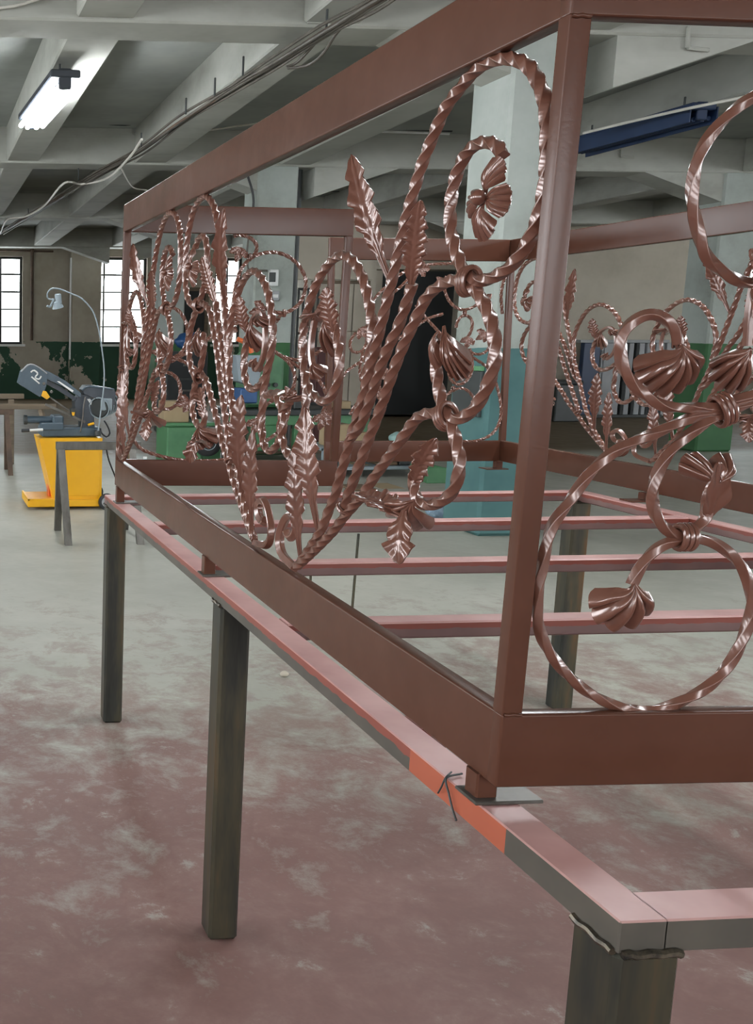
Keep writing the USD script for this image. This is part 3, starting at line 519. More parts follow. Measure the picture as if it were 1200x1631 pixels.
# ---------------------------------------------------------------- the fence sections
AO = np.array([.0039, .1964, .7778]); AU, AV, AW = np.array([1, -.0022, -.011]), np.array([.0022, 1, .0099]), np.array([.0136, .0012, 1])
def A_fn(v): return AO + v[:, :1]*AU + v[:, 1:2]*AV + v[:, 2:]*AW
RH, HT, PW, PD, LA, SL = .0803, .7604, .022, .018, 2.0621, .70
FA = thing('fence_section', 'brown wrought-iron fence section with twisted scrolls resting on the near end of the trestle', 'fence', (.05, 1.2, TOP), group=None)
def abox(n, lo, hi, b=None, parent=FA, fn=A_fn): return obj(n, bx(lo, hi, b or (.0014 if n == 'post' else .0026), fn), 'brown', parent, smooth=60)
for z in (0, HT):
    n = 'bottom_rail' if z == 0 else 'top_rail'
    abox(n, (0, 0, z), (PW, LA, z+RH)); abox(n, (-.0003, -.0006, z), (SL, PD, z+RH)); abox(n, (PW, LA-PD, z), (SL, LA, z+RH))
for x0, y0 in ((0, 0), (0, LA-PD), (SL-PW, 0), (SL-PW, LA-PD)):
    abox('post', (x0, y0, RH-.002), (x0+PW, y0+PD, HT+.002))
def weldline(pts, fn): 
    p = fn(np.array([np.array(a) + [0, 0, .0008*math.sin(i*2.3)] for i, a in enumerate(pts)])); return tube(p, .0022, .004, 10)
wl = [[(x, -.0005, RH) for x in np.linspace(.002, PW-.002, 8)], [(x, -.0005, HT) for x in np.linspace(.002, PW-.002, 8)]]
for w in wl: obj('weld_bead', weldline(w, A_fn), 'brown', FA, smooth=True)
def foot(parent, fn, c, plate=(.055, .10), turn=0):
    """a short square stub under the rail with a drilled flat plate"""
    x, y = c; px_, py_ = (plate if not turn else plate[::-1])
    st = bx((x-.012, y-.012, -.0245), (x+.012, y+.012, .004), .002, fn); f = obj('foot', st, 'brown', parent)
    obj('foot_plate', bx((x-px_/2, y-py_/2, -.0275), (x+px_/2, y+py_/2, -.0235), .001, fn), 'brown', f)
def A_foot(x, y, **k):
    # the plate lies level on the trestle rail below
    st = bx((x-.012, y-.012, -.0245), (x+.012, y+.012, .004), .002)
    v = st.vertices; b = A_fn(np.array([[x, y, 0.]]))[0]
    st.vertices = np.stack([v[:, 0]+b[0]-x, v[:, 1]+b[1]-y, np.where(v[:, 2] < -.01, TOP+.0035, b[2]+.003)], 1); f = obj('foot', st, 'brown', FA)
    obj('foot_plate', bx((b[0]-.018, b[1]-.022, TOP+.0005), (b[0]+.058, b[1]+.020, TOP+.0045), .001), 'greysteel', f)
A_foot(.008, .038); A_foot(.008, 1.07); A_foot(.008, LA-.05)
# the near and far short sides stand on the cross bars only where they meet them
def plane_left(y0, sg, fn_x, y_tilt=True):
    def P(s, z, o=0.0):
        y = y0 + sg*s; zz = z + (.0099*(y-.5) if y_tilt else 0)
        return np.array([fn_x(zz, y) - o, y, zz])
    return P
def xa(z, y): return .015 + .0136*(z-.778)
BY = .0075; BO = np.array([1.665, 2.9387, .7778])
def xb(z, y): return 1.672 - .032*(z-.80) - BY*(y-2.94)
def build_unit(P, sg, parent, far=False, detail=1.0):
    ex = P(.1, 1.0) - P(0, 1.0); ex = unit(ex); ez = np.array([0, 0, 1.]); nx = np.array([-1., 0, 0])
    tilt = np.array([-math.cos(.75), -math.sin(.75), 0])            # cast leaves are set twisted out of the panel, towards the near end
    tside = unit(np.cross(ez, tilt))
    step = .005 if not far else .008
    C = lambda k: [P(*q) for q in UNIT[k]]
    B = lambda k, **kw: obj('twisted_bar', bar(C(k), step=step, **kw), 'forged', parent, smooth=70)
    for k in ('L1', 'L2', 'L3', 'L4'): B(k)
    s2 = B('S2', half=.0058); B('S4', half=.0058)
    obj('plain_scroll', bar(C('curl'), half=.0062, pitch=0, step=step), 'forged', parent)
    obj('plain_scroll', bar(C('S2b'), half=.0042, pitch=0, step=step), 'forged', parent)
    nt, nu = (46, 15) if not far else (30, 11)
    def lf(b, t, w, o=.0, o2=.0, til=True, **kw):
        side = tside if til else ex; n = tilt if til else nx
        return obj('leaf', leaf(P(b[0], b[1], o), P(t[0], t[1], o2), side, n, w, nt=nt, nu=nu, **kw), 'forged', parent)
    lf((.010, .890), (-.004, 1.077), .036, o2=.012, lobes=4, bow=.05)
    lf((.074, .947), (.046, 1.137), .046, o2=.02, lobes=4, bow=.07, stem=.28)
    lf((.248, 1.315), (.176, 1.484), .038, o2=.03, lobes=4, bow=.09, stem=.2)
    lf((.305, 1.305), (.352, 1.405), .034, o2=.02, lobes=6, bow=.02, stem=.1)
    pal = lambda c, d, R, o=.006, n=None, **kw: obj('palmette', palmette(P(*c, o), P(c[0]+d[0], c[1]+d[1]) - P(*c), (tside if n is not None else ex), (n if n is not None else nx), R, na=61 if not far else 41, nr=15 if not far else 10, **kw), 'forged', parent)
    # bud at the end of the S-curve: a small lobe and a long fluted petal
    pal((.390, 1.256), (-.004, -.05), .050, spread=.22, lobes=5, curl=.12)
    pal((.398, 1.264), (.030, -.05), .080, spread=.24, lobes=7, curl=.30, n=tilt, neck=.16)
    # the lower hook ends in a seed pod and a large curling leaf
    lf((.352, 1.080), (.396, 1.128), .030, lobes=3, stem=.1, bow=.12)
    lf((.348, 1.064), (.372, 1.098), .026, lobes=2, stem=.1, bow=.10)
    pal((.370, 1.050), (-.045, -.04), .070, spread=.72, lobes=5, curl=.35, n=tilt)
    lf((.356, 1.022), (.258, 1.034), .052, o=.012, o2=.03, lobes=4, bow=.05, stem=.1)
    lf((.352, 1.032), (.370, .968), .042, o=.010, o2=.02, lobes=2, bow=.10, stem=.15)
    # acanthus inside the loop
    lf((.090, 1.250), (.092, 1.315), .034, o=.004, o2=.02, lobes=4, bow=.05, stem=.05)
    pal((.030, 1.280), (-.06, -.022), .055, spread=.6, lobes=5, curl=.35, n=tilt)
    pal((.060, 1.275), (.005, -.06), .062, spread=.36, lobes=3, curl=.5, n=tilt)
    pal((.022, 1.205), (.03, -.03), .036, spread=.6, lobes=3, curl=.3, n=tilt)
    pal((-.080, 1.136), (.05, .012), .052, spread=.55, lobes=5, curl=.4, n=tilt)
    # flower with four fluted petals
    fl = P(.469, 1.393, .008); f0 = obj('flower', ball(fl + nx*.008, .0085, 2 if not far else 1), 'forged', parent)
    for a, R in ((1.15, .043), (3.3, .040), (4.6, .046), (6.05, .043)):
        d = ex*math.cos(a) + ez*math.sin(a); sd = -ex*math.sin(a) + ez*math.cos(a)
        obj('petal', palmette(fl, d, sd, nx, R, spread=.60, lobes=6, curl=.10, depth=.12, amp=.04, na=49 if not far else 31, nr=12 if not far else 8), 'forged', f0)
    for c, al, ac in (((.436, 1.307), (1, .1), (0, 1)), ((.412, 1.154), (.9, .4), (-.4, .9))):
        obj('collar', collar(P(*c), ex*al[0] + ez*al[1], ex*ac[0] + ez*ac[1], nx, a=.0145, b=.0105), 'forged', parent)
    obj('collar', collar(P(.160, 1.000), ex*.5 + ez*.86, ex*-.86 + ez*.5, nx, a=.012, b=.0095, n=1), 'forged', parent)

build_unit(plane_left(.787, -1, xa), -1, FA)
build_unit(plane_left(1.000, 1, xa), 1, FA)
build_unit(plane_left(2.163, -1, xa), -1, FA, far=True)

# near short side: the left half as the photo shows it, the other half its mirror image
def near_P(mir):
    def P(x, z, o=0.0):
        xx = .724 - x if mir else x
        return np.array([xx, .2065 - o, z - .011*(xx - .15)*(1 if mir else 0)])
    return P
def build_side(P, mir, parent, stub=False):
    ex = unit(P(.1, 1.0) - P(0, 1.0)); ez = np.array([0, 0, 1.]); nx = np.array([0, -1., 0])
    til = unit(nx*.85 + np.array([-.5, 0, .15])); tside = unit(np.cross(ez, til))
    for k in ('N1', 'N2', 'N3', 'N4'):
        obj('twisted_bar', bar([P(*q) for q in NEAR[k]], step=.004, half=.0047, pitch=.17), 'forged', parent, smooth=70)
    def pal(c, d, R, o=.006, n=nx, sd=None, **kw): obj('palmette', palmette(P(*c, o), ex*d[0] + ez*d[1], (sd if sd is not None else ex*d[1] - ez*d[0]), n, R, **kw), 'forged', parent)
    pal((.1405, .9985), (-.15, -1), .060, o=.003, spread=.95, lobes=5, curl=.25)
    pal((.161, 1.240), (.0, -1), .056, spread=1.05, lobes=7, curl=.35)
    # a two-winged leaf on the inner hook
    pal((.206, 1.096), (-.62, .78), .038, spread=.50, lobes=3, curl=.40, o=.012); pal((.208, 1.096), (.55, .83), .036, spread=.50, lobes=3, curl=.40, o=.014)
    obj('leaf', leaf(P(.213, 1.060), P(.206, 1.120, .014), ex, nx, .034, lobes=1, stem=.05, bow=.05), 'forged', parent)
    obj('leaf', leaf(P(.236, 1.296), P(.198, 1.326, .03), ex*.6 + ez*.8, nx, .024, lobes=7, bow=.10, stem=.08), 'forged', parent)
    obj('leaf', leaf(P(.234, 1.292), P(.226, 1.235, .016), ex, nx, .024, lobes=1, bow=.15, stem=.05), 'forged', parent)
    pal((.236, 1.235), (-.55, -.8), .050, spread=.75, lobes=5, curl=.5, n=til)
    obj('twisted_bar', bar([P(.236, 1.30), P(.234, 1.27), P(.236, 1.235)], half=.004, pitch=0), 'forged', parent)
    obj('collar', collar(P(.191, 1.0405), ex, ez, nx, a=.012, b=.0095), 'forged', parent)
    obj('collar', collar(P(.2165, 1.171), ex*.92 + ez*.38, ez*.92 - ex*.38, nx, a=.0155, b=.0105, n=3, wire=.0028), 'forged', parent)
build_side(near_P(False), False, FA); build_side(near_P(True), True, FA)
def join_bars(parent):
    for z0, z1 in ((1.190, 1.190), (1.1845, 1.1845), (1.191, 1.191)):
        obj('twisted_bar', bar([(.258, .2065, z0), (.30, .2065, z0+.018), (.362, .2065, z0+.026), (.424, .2065, z0+.014), (.466, .2065, z0-.004)], half=.0052, pitch=.15), 'forged', parent)
join_bars(FA)

# far short side
def leaf3(parent, c, d, R, nx, n=3):
    c = np.array(c, float); ez = np.array([0, 0, 1.]); ex = unit(np.cross(ez, nx)); d = unit(np.array(d, float))
    for k in range(n):
        a = (k-(n-1)/2)*.85; dd = (ex*d[0] + ez*d[1])*math.cos(a) + (ex*-d[1] + ez*d[0])*math.sin(a)
        obj('leaf', leaf(c, c + dd*R*(1 if k == 1 else .8), np.cross(dd, nx), nx, R*.55, lobes=2, nt=20, nu=9, bow=.1, stem=.08), 'forged', parent)
for k in STUB:
    obj('twisted_bar', bar([(x, 2.2475, z) for x, z in STUB[k]], half=.0048, pitch=.09, step=.007), 'forged', FA)
NY = np.array([0, -1., 0])
leaf3(FA, (.372, 2.243, 1.516), (-.3, -1), .045, -NY*-1); leaf3(FA, (.455, 2.243, 1.335), (-.8, -.2), .05, NY); leaf3(FA, (.653, 2.243, 1.015), (-.2, -1), .05, NY); leaf3(FA, (.446, 2.243, 1.0), (-.3, -1), .05, NY)
leaf3(FA, (.153, 2.243, 1.196), (-.9, .3), .045, NY); leaf3(FA, (.336, 2.243, 1.283), (.8, .4), .05, NY); leaf3(FA, (.231, 2.243, 1.055), (-.9, -.2), .045, NY); leaf3(FA, (.545, 2.243, 1.06), (-.3, .9), .045, NY)
for c in ((.518, 1.323), (.470, 1.223), (.404, 1.488)): obj('collar', collar((c[0], 2.2475, c[1]), (1, 0, .1), (0, 0, 1), NY, a=.010, b=.008, n=2, wire=.0025), 'forged', FA)

# the second section, turned the other way and pushed a little further back
FB = thing('fence_section', 'second brown wrought-iron fence section, the far one, on the right-hand rail of the trestle', 'fence', (1.64, 2.0, TOP))
BU, BV, BW = np.array([1, BY, -.003]), np.array([-BY, 1, .004]), np.array([-.032, 0, 1])
def B_fn(v): return BO + v[:, :1]*BU + v[:, 1:2]*BV + v[:, 2:]*BW
bl = .703
for z in (0, HT):
    n = 'bottom_rail' if z == 0 else 'top_rail'
    abox(n, (0, -LA+PD, z), (PW, PD, z+RH), parent=FB, fn=B_fn); abox(n, (-bl, 0, z), (0, PD, z+RH), parent=FB, fn=B_fn); abox(n, (-bl, -LA+PD, z), (0, -LA+2*PD, z+RH), parent=FB, fn=B_fn)
for x0, y0 in ((0, 0), (-bl, 0), (-bl, -LA+PD), (0, -LA+PD)): abox('post', (x0, y0, RH-.002), (x0+PW, y0+PD, HT+.002), parent=FB, fn=B_fn)
def B_foot(x, y):
    b = B_fn(np.array([[x, y, 0.]]))[0]
    st = bx((b[0]-.013, b[1]-.013, TOP+.0035), (b[0]+.013, b[1]+.013, b[2]+.003), .002); f = obj('foot', st, 'brown', FB)
    obj('foot_plate', bx((b[0]-.06, b[1]-.03, TOP+.0005), (b[0]+.028, b[1]+.03, TOP+.0045), .001), 'brown', f)
for q in ((-.02, -.02), (-.02, -.80), (-.02, -1.85)): B_foot(*q)
build_unit(plane_left(2.351, 1, xb, False), 1, FB)
build_unit(plane_left(2.151, -1, xb, False), -1, FB)
build_unit(plane_left(.985, 1, xb, False), 1, FB, far=True)
for k in BFAR:
    obj('twisted_bar', bar([(x, 2.9425 + BY*(x-1.66), z) for x, z in BFAR[k]], half=.0048, pitch=.09, step=.007), 'forged', FB)
yb = 2.937
for c, d in (((1.389, 1.447), (-.7, .7)), ((1.66-.12, 1.39), (.7, .5)), ((1.498, 1.255), (-.2, -1)), ((1.565, 1.272), (-.7, -.5)), ((1.44, 1.165), (.5, -.9)), ((1.156, 1.105), (.6, .6)), ((.975, .965), (-.7, -.6)), ((1.066, 1.283), (.6, -.5)), ((1.142, 1.046), (.8, .1)), ((1.284, 1.505), (.9, .1)), ((1.313, 1.342), (-.6, .6))):
    leaf3(FB, (c[0], yb, c[1]), d, .046, NY)
for c in ((1.48, 1.345), (1.519, 1.19), (1.457, 1.058)): obj('collar', collar((c[0], 2.9425, c[1]), (1, 0, .1), (0, 0, 1), NY, a=.010, b=.008, n=2, wire=.0025), 'forged', FB)

# tie wire twisted round the trestle rail by the near foot
w = thing('tie_wire', 'thin dark wire twisted round the orange patch of the trestle rail', 'wire', (0, .27, TOP))
obj('wire_strand', tube([(.02, .285, TOP+.003), (-.003, .277, TOP+.002), (-.004, .268, TOP-.012), (-.004, .258, TOP-.026), (-.006, .246, TOP-.033)], .0012, .004, 8), 'machdark', w)
obj('wire_strand', tube([(.01, .290, TOP+.003), (-.003, .279, TOP+.001), (-.004, .284, TOP-.012), (-.004, .290, TOP-.022)], .0010, .004, 8), 'machdark', w)
# ---------------------------------------------------------------- band saw on its yellow stand
SY = 6.62
sw = thing('band_saw', 'blue-grey metal band saw with raised arm on a yellow stand', 'band saw', (.5, SY, 0))
st = obj('stand', hull([(.285, SY-.16, .53), (.755, SY-.16, .53), (.755, SY+.2, .53), (.285, SY+.2, .53), (.40, SY-.16, .06), (.755, SY-.16, .06), (.755, SY+.2, .06), (.40, SY+.2, .06)]), 'yellow', sw, smooth=False)
obj('door_panel', bx((.46, SY-.166, .10), (.735, SY-.158, .50), .002), 'yellow', st)
obj('slot', bx((.375, SY-.02, .07), (.40, SY+.09, .17), .004), 'orange', st)
obj('base_tray', bx((.20, SY-.19, .022), (.76, SY+.24, .075), .006), 'yellow', sw)
obj('tray_lip', cat([bx((.20, SY-.19, .07), (.215, SY+.24, .085), .002), bx((.20, SY-.19, .07), (.40, SY-.178, .085), .002)]), 'yellow', sw)
for y in (SY-.215, SY+.26):
    w_ = obj('wheel', lathe([(.0, -.016), (.045, -.016), (.060, -.013), (.063, 0), (.060, .013), (.045, .016), (0, .016)], (.785, y, .062), (0, 1, 0), 30), 'black', sw)
    obj('hub', lathe([(0, -.020), (.030, -.020), (.040, -.016), (.030, -.012), (0, -.012)], (.785, y, .062), (0, 1, 0), 24), 'panelgrey', w_)
obj('bed', bx((.31, SY-.10, .535), (.745, SY+.14, .605), .008), 'sawgrey', sw)
obj('bed_lip', bx((.30, SY-.12, .585), (.47, SY-.02, .64), .006), 'sawgrey', sw)
v_ = obj('vice', bx((.395, SY-.09, .60), (.475, SY+.10, .69), .01), 'sawgrey', sw)
obj('vice_screw', cyl((.205, SY, .655), (.40, SY, .655), .028, 20), 'sawgrey', v_)
obj('screw_boss', cyl((.185, SY, .655), (.212, SY, .655), .036, 20), 'machdark', v_)
obj('handle', cyl((.215, SY-.13, .588), (.315, SY-.13, .592), .010, 14), 'white', sw)
obj('handle_grip', cyl((.155, SY-.13, .586), (.215, SY-.13, .588), .013, 14), 'black', sw)
obj('stop_rod', beam((.34, SY-.06, .775), (.64, SY-.06, .64), .02, .02), 'greysteel', sw)
# the raised arm: a box head at the left, two thin rails and a wheel housing at the right
def armpt(px, py, dy=0): return aty(px, py, SY-.07+dy)
def slab_poly(pix, y0, y1, c=.0):
    return prism([tuple(aty(px, py, SY-.07)[[0, 2]]) for px, py in pix], y0, y1)
hd = obj('wheel_guard', slab_poly([(30, 607), (34, 592), (46, 581), (58, 583), (75, 595), (74, 612), (70, 624), (63, 632), (34, 614), (29, 610)], SY-.09, SY+.05), 'sawgrey', sw, smooth=False)
obj('guard_rim', tube([armpt(*p, -.022) for p in ((34, 592), (46, 581), (58, 583), (75, 595))], .005, .02, 8), 'panelgrey', hd)
for pts in (((49, 593), (54, 590), (60, 595), (56, 601), (62, 604), (66, 599)), ((50, 600), (57, 606), (63, 611))):
    obj('emblem', tube([armpt(*p, -.022) for p in pts], .006, .01, 8), 'white', hd)
obj('bolt', cyl(armpt(70, 611, -.03), armpt(70, 611, .0), .012, 14), 'greysteel', hd)
obj('arm_top_rail', slab_poly([(58, 583), (80, 593), (105, 607), (129, 626), (128, 633), (100, 615), (75, 604)], SY-.08, SY-.0), 'sawgrey', sw, smooth=False)
obj('arm_cover_strip', slab_poly([(90, 607), (94, 607), (117, 622), (115, 625)], SY-.084, SY-.078), 'white', sw, smooth=False)
obj('arm_back_plate', slab_poly([(76, 604), (100, 617), (125, 635), (122, 640), (95, 623), (73, 611)], SY-.03, SY+.02), 'sawdark', sw, smooth=False)
obj('blade_guide', slab_poly([(68, 622), (73, 623), (79, 632), (74, 636), (65, 630)], SY-.10, SY-.04), 'yellow', sw, smooth=False)
obj('guide_knob', cyl(armpt(82, 624, -.05), armpt(82, 624, .02), .012, 14), 'greysteel', sw)
obj('blade', beam(armpt(80, 633), armpt(112, 655), .004, .012), 'greysteel', sw)
obj('guide_post', slab_poly([(112, 650), (119, 650), (120, 660), (113, 663)], SY-.10, SY-.04), 'machdark', sw, smooth=False)
obj('guide_clamp', slab_poly([(113, 656), (118, 656), (117, 662), (114, 661)], SY-.112, SY-.10), 'yellow', sw, smooth=False)
obj('column', slab_poly([(120, 640), (128, 628), (140, 628), (153, 640), (150, 662), (152, 688), (131, 690), (130, 668), (121, 666)], SY-.06, SY+.10), 'sawdark', sw, smooth=False)
hs = obj('drive_housing', slab_poly([(131, 621), (136, 614), (150, 614), (181, 619), (183, 626), (181, 645), (168, 640), (150, 634), (133, 627)], SY-.10, SY+.08), 'sawdark', sw, smooth=False)
obj('housing_rim', tube([armpt(*p, -.035) for p in ((131, 622), (139, 616), (158, 617), (181, 620))], .006, .02, 8), 'sawgrey', hs)
obj('label_plate', slab_poly([(139, 636), (143, 635), (152, 643), (148, 649)], SY-.066, SY-.06), 'tubewhite', sw, smooth=False)
mo = obj('motor', cyl(aty(158, 650, SY-.10), aty(178, 640, SY+.10), .075, 26, .01), 'machdark', sw)
for k in range(5): obj('cooling_fin', lathe([(.074, -.004), (.082, -.003), (.082, .003), (.074, .004)], aty(158, 650, SY-.10)*(1-k/5) + aty(178, 640, SY+.10)*k/5, aty(178, 640, SY+.10)-aty(158, 650, SY-.10), 24), 'palegrey', mo)
obj('junction_box', bx((.745, SY-.13, .73), (.83, SY-.04, .82), .008), 'palegrey', sw)
obj('spring', tube([armpt(*p, -.03) for p in ((136, 632), (133, 650), (132, 665), (128, 688))], .006, .02, 8), 'greysteel', sw)
obj('lever', cyl(armpt(140, 677, -.03), armpt(150, 674, -.03), .010, 12), 'yellow', sw)
obj('power_cord', tube([aty(166, 670, SY+.05), aty(172, 680, SY+.05), aty(175, 690, SY+.05), aty(170, 696, SY+.05), aty(162, 690, SY+.05), aty(160, 682, SY+.05)], .006, .02, 8), 'black', sw)
wire('floor_cord', 'black power cord hanging beside the yellow stand down to the floor', [aty(169, 712, SY+.1), aty(173, 732, SY+.1), aty(182, 755, SY+.1), aty(190, 775, SY+.15), atz(205, 802, .008)], .006, 'black', 'cable')

# work lamp on a gooseneck behind the saw
gl = thing('work_lamp', 'small grey work lamp on a long curved gooseneck above the band saw', 'lamp', tuple(aty(157, 688, SY-.16)))
neck = [(156, 690), (160, 660), (165, 620), (166, 590), (163, 560), (158, 528), (150, 500), (140, 485), (128, 474), (112, 467), (97, 461), (85, 459), (78, 463), (75, 471), (79, 477), (86, 476)]
obj('gooseneck', tube([aty(px, py, SY-.16) for px, py in neck], .0055, .02, 10), 'palegrey', gl)
hp = aty(92, 478, SY-.16)
obj('lamp_body', cyl(hp + [0, 0, .045], hp + [.008, 0, -.03], .024, 18, .006), 'palegrey', gl)
obj('lamp_shade', lathe([(.014, .015), (.025, .008), (.042, -.036), (.040, -.036), (.023, .004), (.012, .011)], hp + [-.005, 0, -.02], (-.25, -.2, 1), 24), 'palegrey', gl)
obj('yoke', tube([aty(86, 476, SY-.16), aty(80, 488, SY-.17), aty(75, 487, SY-.18)], .008, .01, 8), 'palegrey', gl)
obj('magnet_foot', cyl(aty(156, 690, SY-.16) - [0, 0, .02], aty(156, 690, SY-.16) + [0, 0, .02], .025, 16), 'machdark', gl)

# steel sawhorses
def sawhorse(label, x0, x1, y, h, m, spread=.24):
    t = thing('sawhorse', label, 'sawhorse', ((x0+x1)/2, y, 0))
    obj('beam', bx((x0, y-.025, h-.05), (x1, y+.025, h), .003), m, t)
    for x in (x0+.03, x1-.06):
        for s in (-1, 1): 
            lg = hull([(x+dx, y+s*.018+dy, h-.045) for dx in (-.022, .022) for dy in (-.02, .02)] + [(x+.02+dx, y+s*spread+dy, 0) for dx in (-.022, .022) for dy in (-.02, .02)])
            obj('leg', lg, m, t, smooth=False)
    return t
sawhorse('grey steel sawhorse standing in front of the yellow saw stand', .262, .80, 5.40, .612, 'greysteel')
sawhorse('brown steel sawhorse at the far left edge, behind the band saw', -.35, .29, 8.57, .60, 'rustpipe', .22)
sh2 = thing('timber_rest', 'timber beam laid on a post behind the left sawhorse', 'trestle', (.25, 9.2, 0))
obj('plank', beam(aty(-30, 631, 9.2), aty(38, 631, 9.2), .06, .05), 'wood', sh2); obj('post', bx((.30, 9.17, 0), (.36, 9.23, .66), .004), 'wood', sh2)
pl = thing('steel_bar_rest', 'brown steel bar resting across the left sawhorse', 'bar', (.4, 8.57, .62))
obj('bar', beam((.08, 8.57, .628), (.70, 8.57, .625), .05, .05), 'wood', pl); obj('leg', beam((.55, 8.57, .60), (.72, 8.45, 0), .04, .04), 'wood', pl)

# ---------------------------------------------------------------- green machines and the bench behind the fence
gm = thing('grinding_machine', 'green bench machine with a dark rubber wheel, behind the twisted bars', 'machine', (2.15, 9.1, 0))
obj('cabinet', bx((1.86, 8.9, 0), (2.22, 9.35, .40), .012), 'machgreen', gm)
obj('cabinet_top', bx((1.84, 8.88, .40), (2.36, 9.38, .435), .01), 'machgreen', gm)
obj('side_wing', bx((2.22, 9.0, .02), (2.44, 9.3, .34), .01), 'machgreen', gm)
wl_ = obj('rubber_wheel', lathe([(.05, -.045), (.11, -.045), (.135, -.035), (.14, 0), (.135, .035), (.11, .045), (.05, .045)], (2.26, 8.86, .245), (0, 1, 0), 36), 'black', gm)
obj('wheel_rim', lathe([(0, -.05), (.03, -.05), (.05, -.035), (.075, -.048), (.082, -.03), (0, -.02)], (2.26, 8.86, .245), (0, 1, 0), 30), 'palegrey', wl_)
hose = thing('hose_reel', 'dark round hose reel on the floor under the green machine', 'reel', (2.33, 8.6, .12))
obj('rim', lathe([(.07, -.05), (.12, -.05), (.14, 0), (.12, .05), (.07, .05)], (2.47, 8.6, .14), (.3, 1, 0), 32), 'black', hose)
obj('hub', lathe([(0, -.055), (.06, -.055), (.06, .055), (0, .055)], (2.47, 8.6, .14), (.3, 1, 0), 20), 'machdark', hose)
bt = thing('bottle', 'clear pale bottle standing on the floor behind the far fence corner', 'bottle', (1.30, 7.5, 0))
obj('bottle_body', lathe([(0, 0), (.042, .002), (.045, .02), (.045, .15), (.034, .20), (.015, .225), (.015, .25), (0, .25)], (1.32, 7.5, .0), k=24), 'mint', bt)
obj('cap', cyl((1.32, 7.5, .25), (1.32, 7.5, .268), .017, 16), 'white', bt)

BX0, BX1, BYY = 2.50, 4.05, 9.25
wb = thing('workbench', 'long dark workbench with a green front, behind the fence scrolls', 'workbench', (3.0, BYY, 0))
obj('bench_top', bx((BX0, BYY-.3, .50), (BX1, BYY+.4, .56), .008), 'machdark', wb)
obj('apron', bx((BX0+.02, BYY-.26, .40), (BX1-.1, BYY-.22, .50), .006), 'machgreen', wb)
for x in (BX0+.05, 3.2, BX1-.15): obj('leg', bx((x, BYY-.24, 0), (x+.08, BYY-.16, .50), .006), 'machgreen', wb)
obj('lower_shelf', bx((BX0+.02, BYY-.15, .10), (BX1-.1, BYY+.35, .13), .006), 'wood', wb)
obj('drawer', bx((2.75, BYY-.27, .14), (3.05, BYY+.1, .40), .008), 'machgreen', wb)
dm = thing('lathe_machine', 'tall green machine tool with a pale grey head, in front of the meter column', 'machine', (2.95, 9.3, .56))
obj('body', bx((2.72, 9.15, .57), (3.12, 9.5, 1.13), .03), 'machgreen', dm)
obj('head', hull([(2.56, 9.0, 1.10), (2.84, 9.0, 1.10), (2.60, 9.0, .84), (2.80, 9.0, .78), (2.56, 9.3, 1.10), (2.84, 9.3, 1.10), (2.60, 9.3, .84), (2.80, 9.3, .78)]), 'palegrey', dm, smooth=False)
obj('guard', tube([aty(378, 540, 9.0), aty(390, 545, 9.0), aty(398, 553, 9.0), aty(401, 562, 9.0)], .024, .02, 12), 'orange', dm)
obj('motor_box', bx((2.62, 9.0, .62), (2.80, 9.25, .77), .012), 'blue', dm)
for k in range(3): obj('knob', cyl((2.86+.08*k, 9.10, .80), (2.86+.08*k, 9.15, .80), .022, 14), 'machdark', dm)
vi = thing('bench_vice', 'dark iron vice on the workbench beside the grey machine head', 'vice', (3.0, 9.05, .56))
obj('fixed_jaw', bx((3.18, 9.0, .56), (3.28, 9.14, .66), .012), 'machdark', vi); obj('moving_jaw', bx((3.30, 9.0, .58), (3.35, 9.14, .66), .008), 'machdark', vi); obj('screw', cyl((3.28, 9.07, .61), (3.44, 9.07, .61), .014, 12), 'machdark', vi)
def carton(label, lo, hi, m='card', flaps=True):
    t = thing('cardboard_box', label, 'box', ((lo[0]+hi[0])/2, (lo[1]+hi[1])/2, lo[2]), group=None)
    obj('carton', bx(lo, hi, .006), m, t)
    if flaps:
        xm = (lo[0]+hi[0])/2
        obj('flap', bx((lo[0]+.004, lo[1]+.004, hi[2]), (xm-.002, hi[1]-.004, hi[2]+.004), .001), m, t); obj('flap', bx((xm+.002, lo[1]+.004, hi[2]), (hi[0]-.004, hi[1]-.004, hi[2]+.004), .001), m, t)
def px_carton(label, x0, y0, x1, y1, Y, d, m='card', floor=False):
    a, b = aty(x0, y1, Y), aty(x1, y0, Y); carton(label, (a[0], Y, 0 if floor else a[2]), (b[0], Y+d, b[2]), m)
sh = thing('storage_rack', 'low grey rack holding cardboard boxes behind the fence, left of the near column', 'rack', (3.2, 8.1, 0))
rx0, rx1 = aty(518, 700, 8.0)[0], aty(690, 700, 8.0)[0]
z_up, z_lo = aty(600, 714, 8.0)[2], .10
for z in (z_up, z_lo): obj('shelf', bx((rx0, 8.0, z-.03), (rx1, 8.6, z), .004), 'palegrey', sh)
for x in (rx0, rx1-.05):
    for y in (8.02, 8.53): obj('upright', bx((x, y, 0), (x+.05, y+.05, z_up), .003), 'palegrey', sh)
def on(label, x0, x1, ytop, Y, d, z0, m='card'):
    a, b = aty(x0, ytop, Y), aty(x1, ytop, Y); carton(label, (a[0], Y, z0+.001), (b[0], Y+d, a[2]), m)
on('tan cardboard box on the rack, right of the silver leaf', 530, 562, 677, 8.08, .3, z_up)
on('flat tan carton on the rack, behind the three twisted bars', 564, 590, 690, 8.10, .35, z_up)
on('small tan carton lying on the bench, behind the scroll loop', 536, 560, 640, 9.02, .25, .56)
on('dark brown open box on the lower rack shelf', 604, 634, 737, 8.08, .4, z_lo, 'carddark')
on('tan carton on the lower rack shelf, left of the dark brown box', 566, 590, 748, 8.10, .30, z_lo+.002)
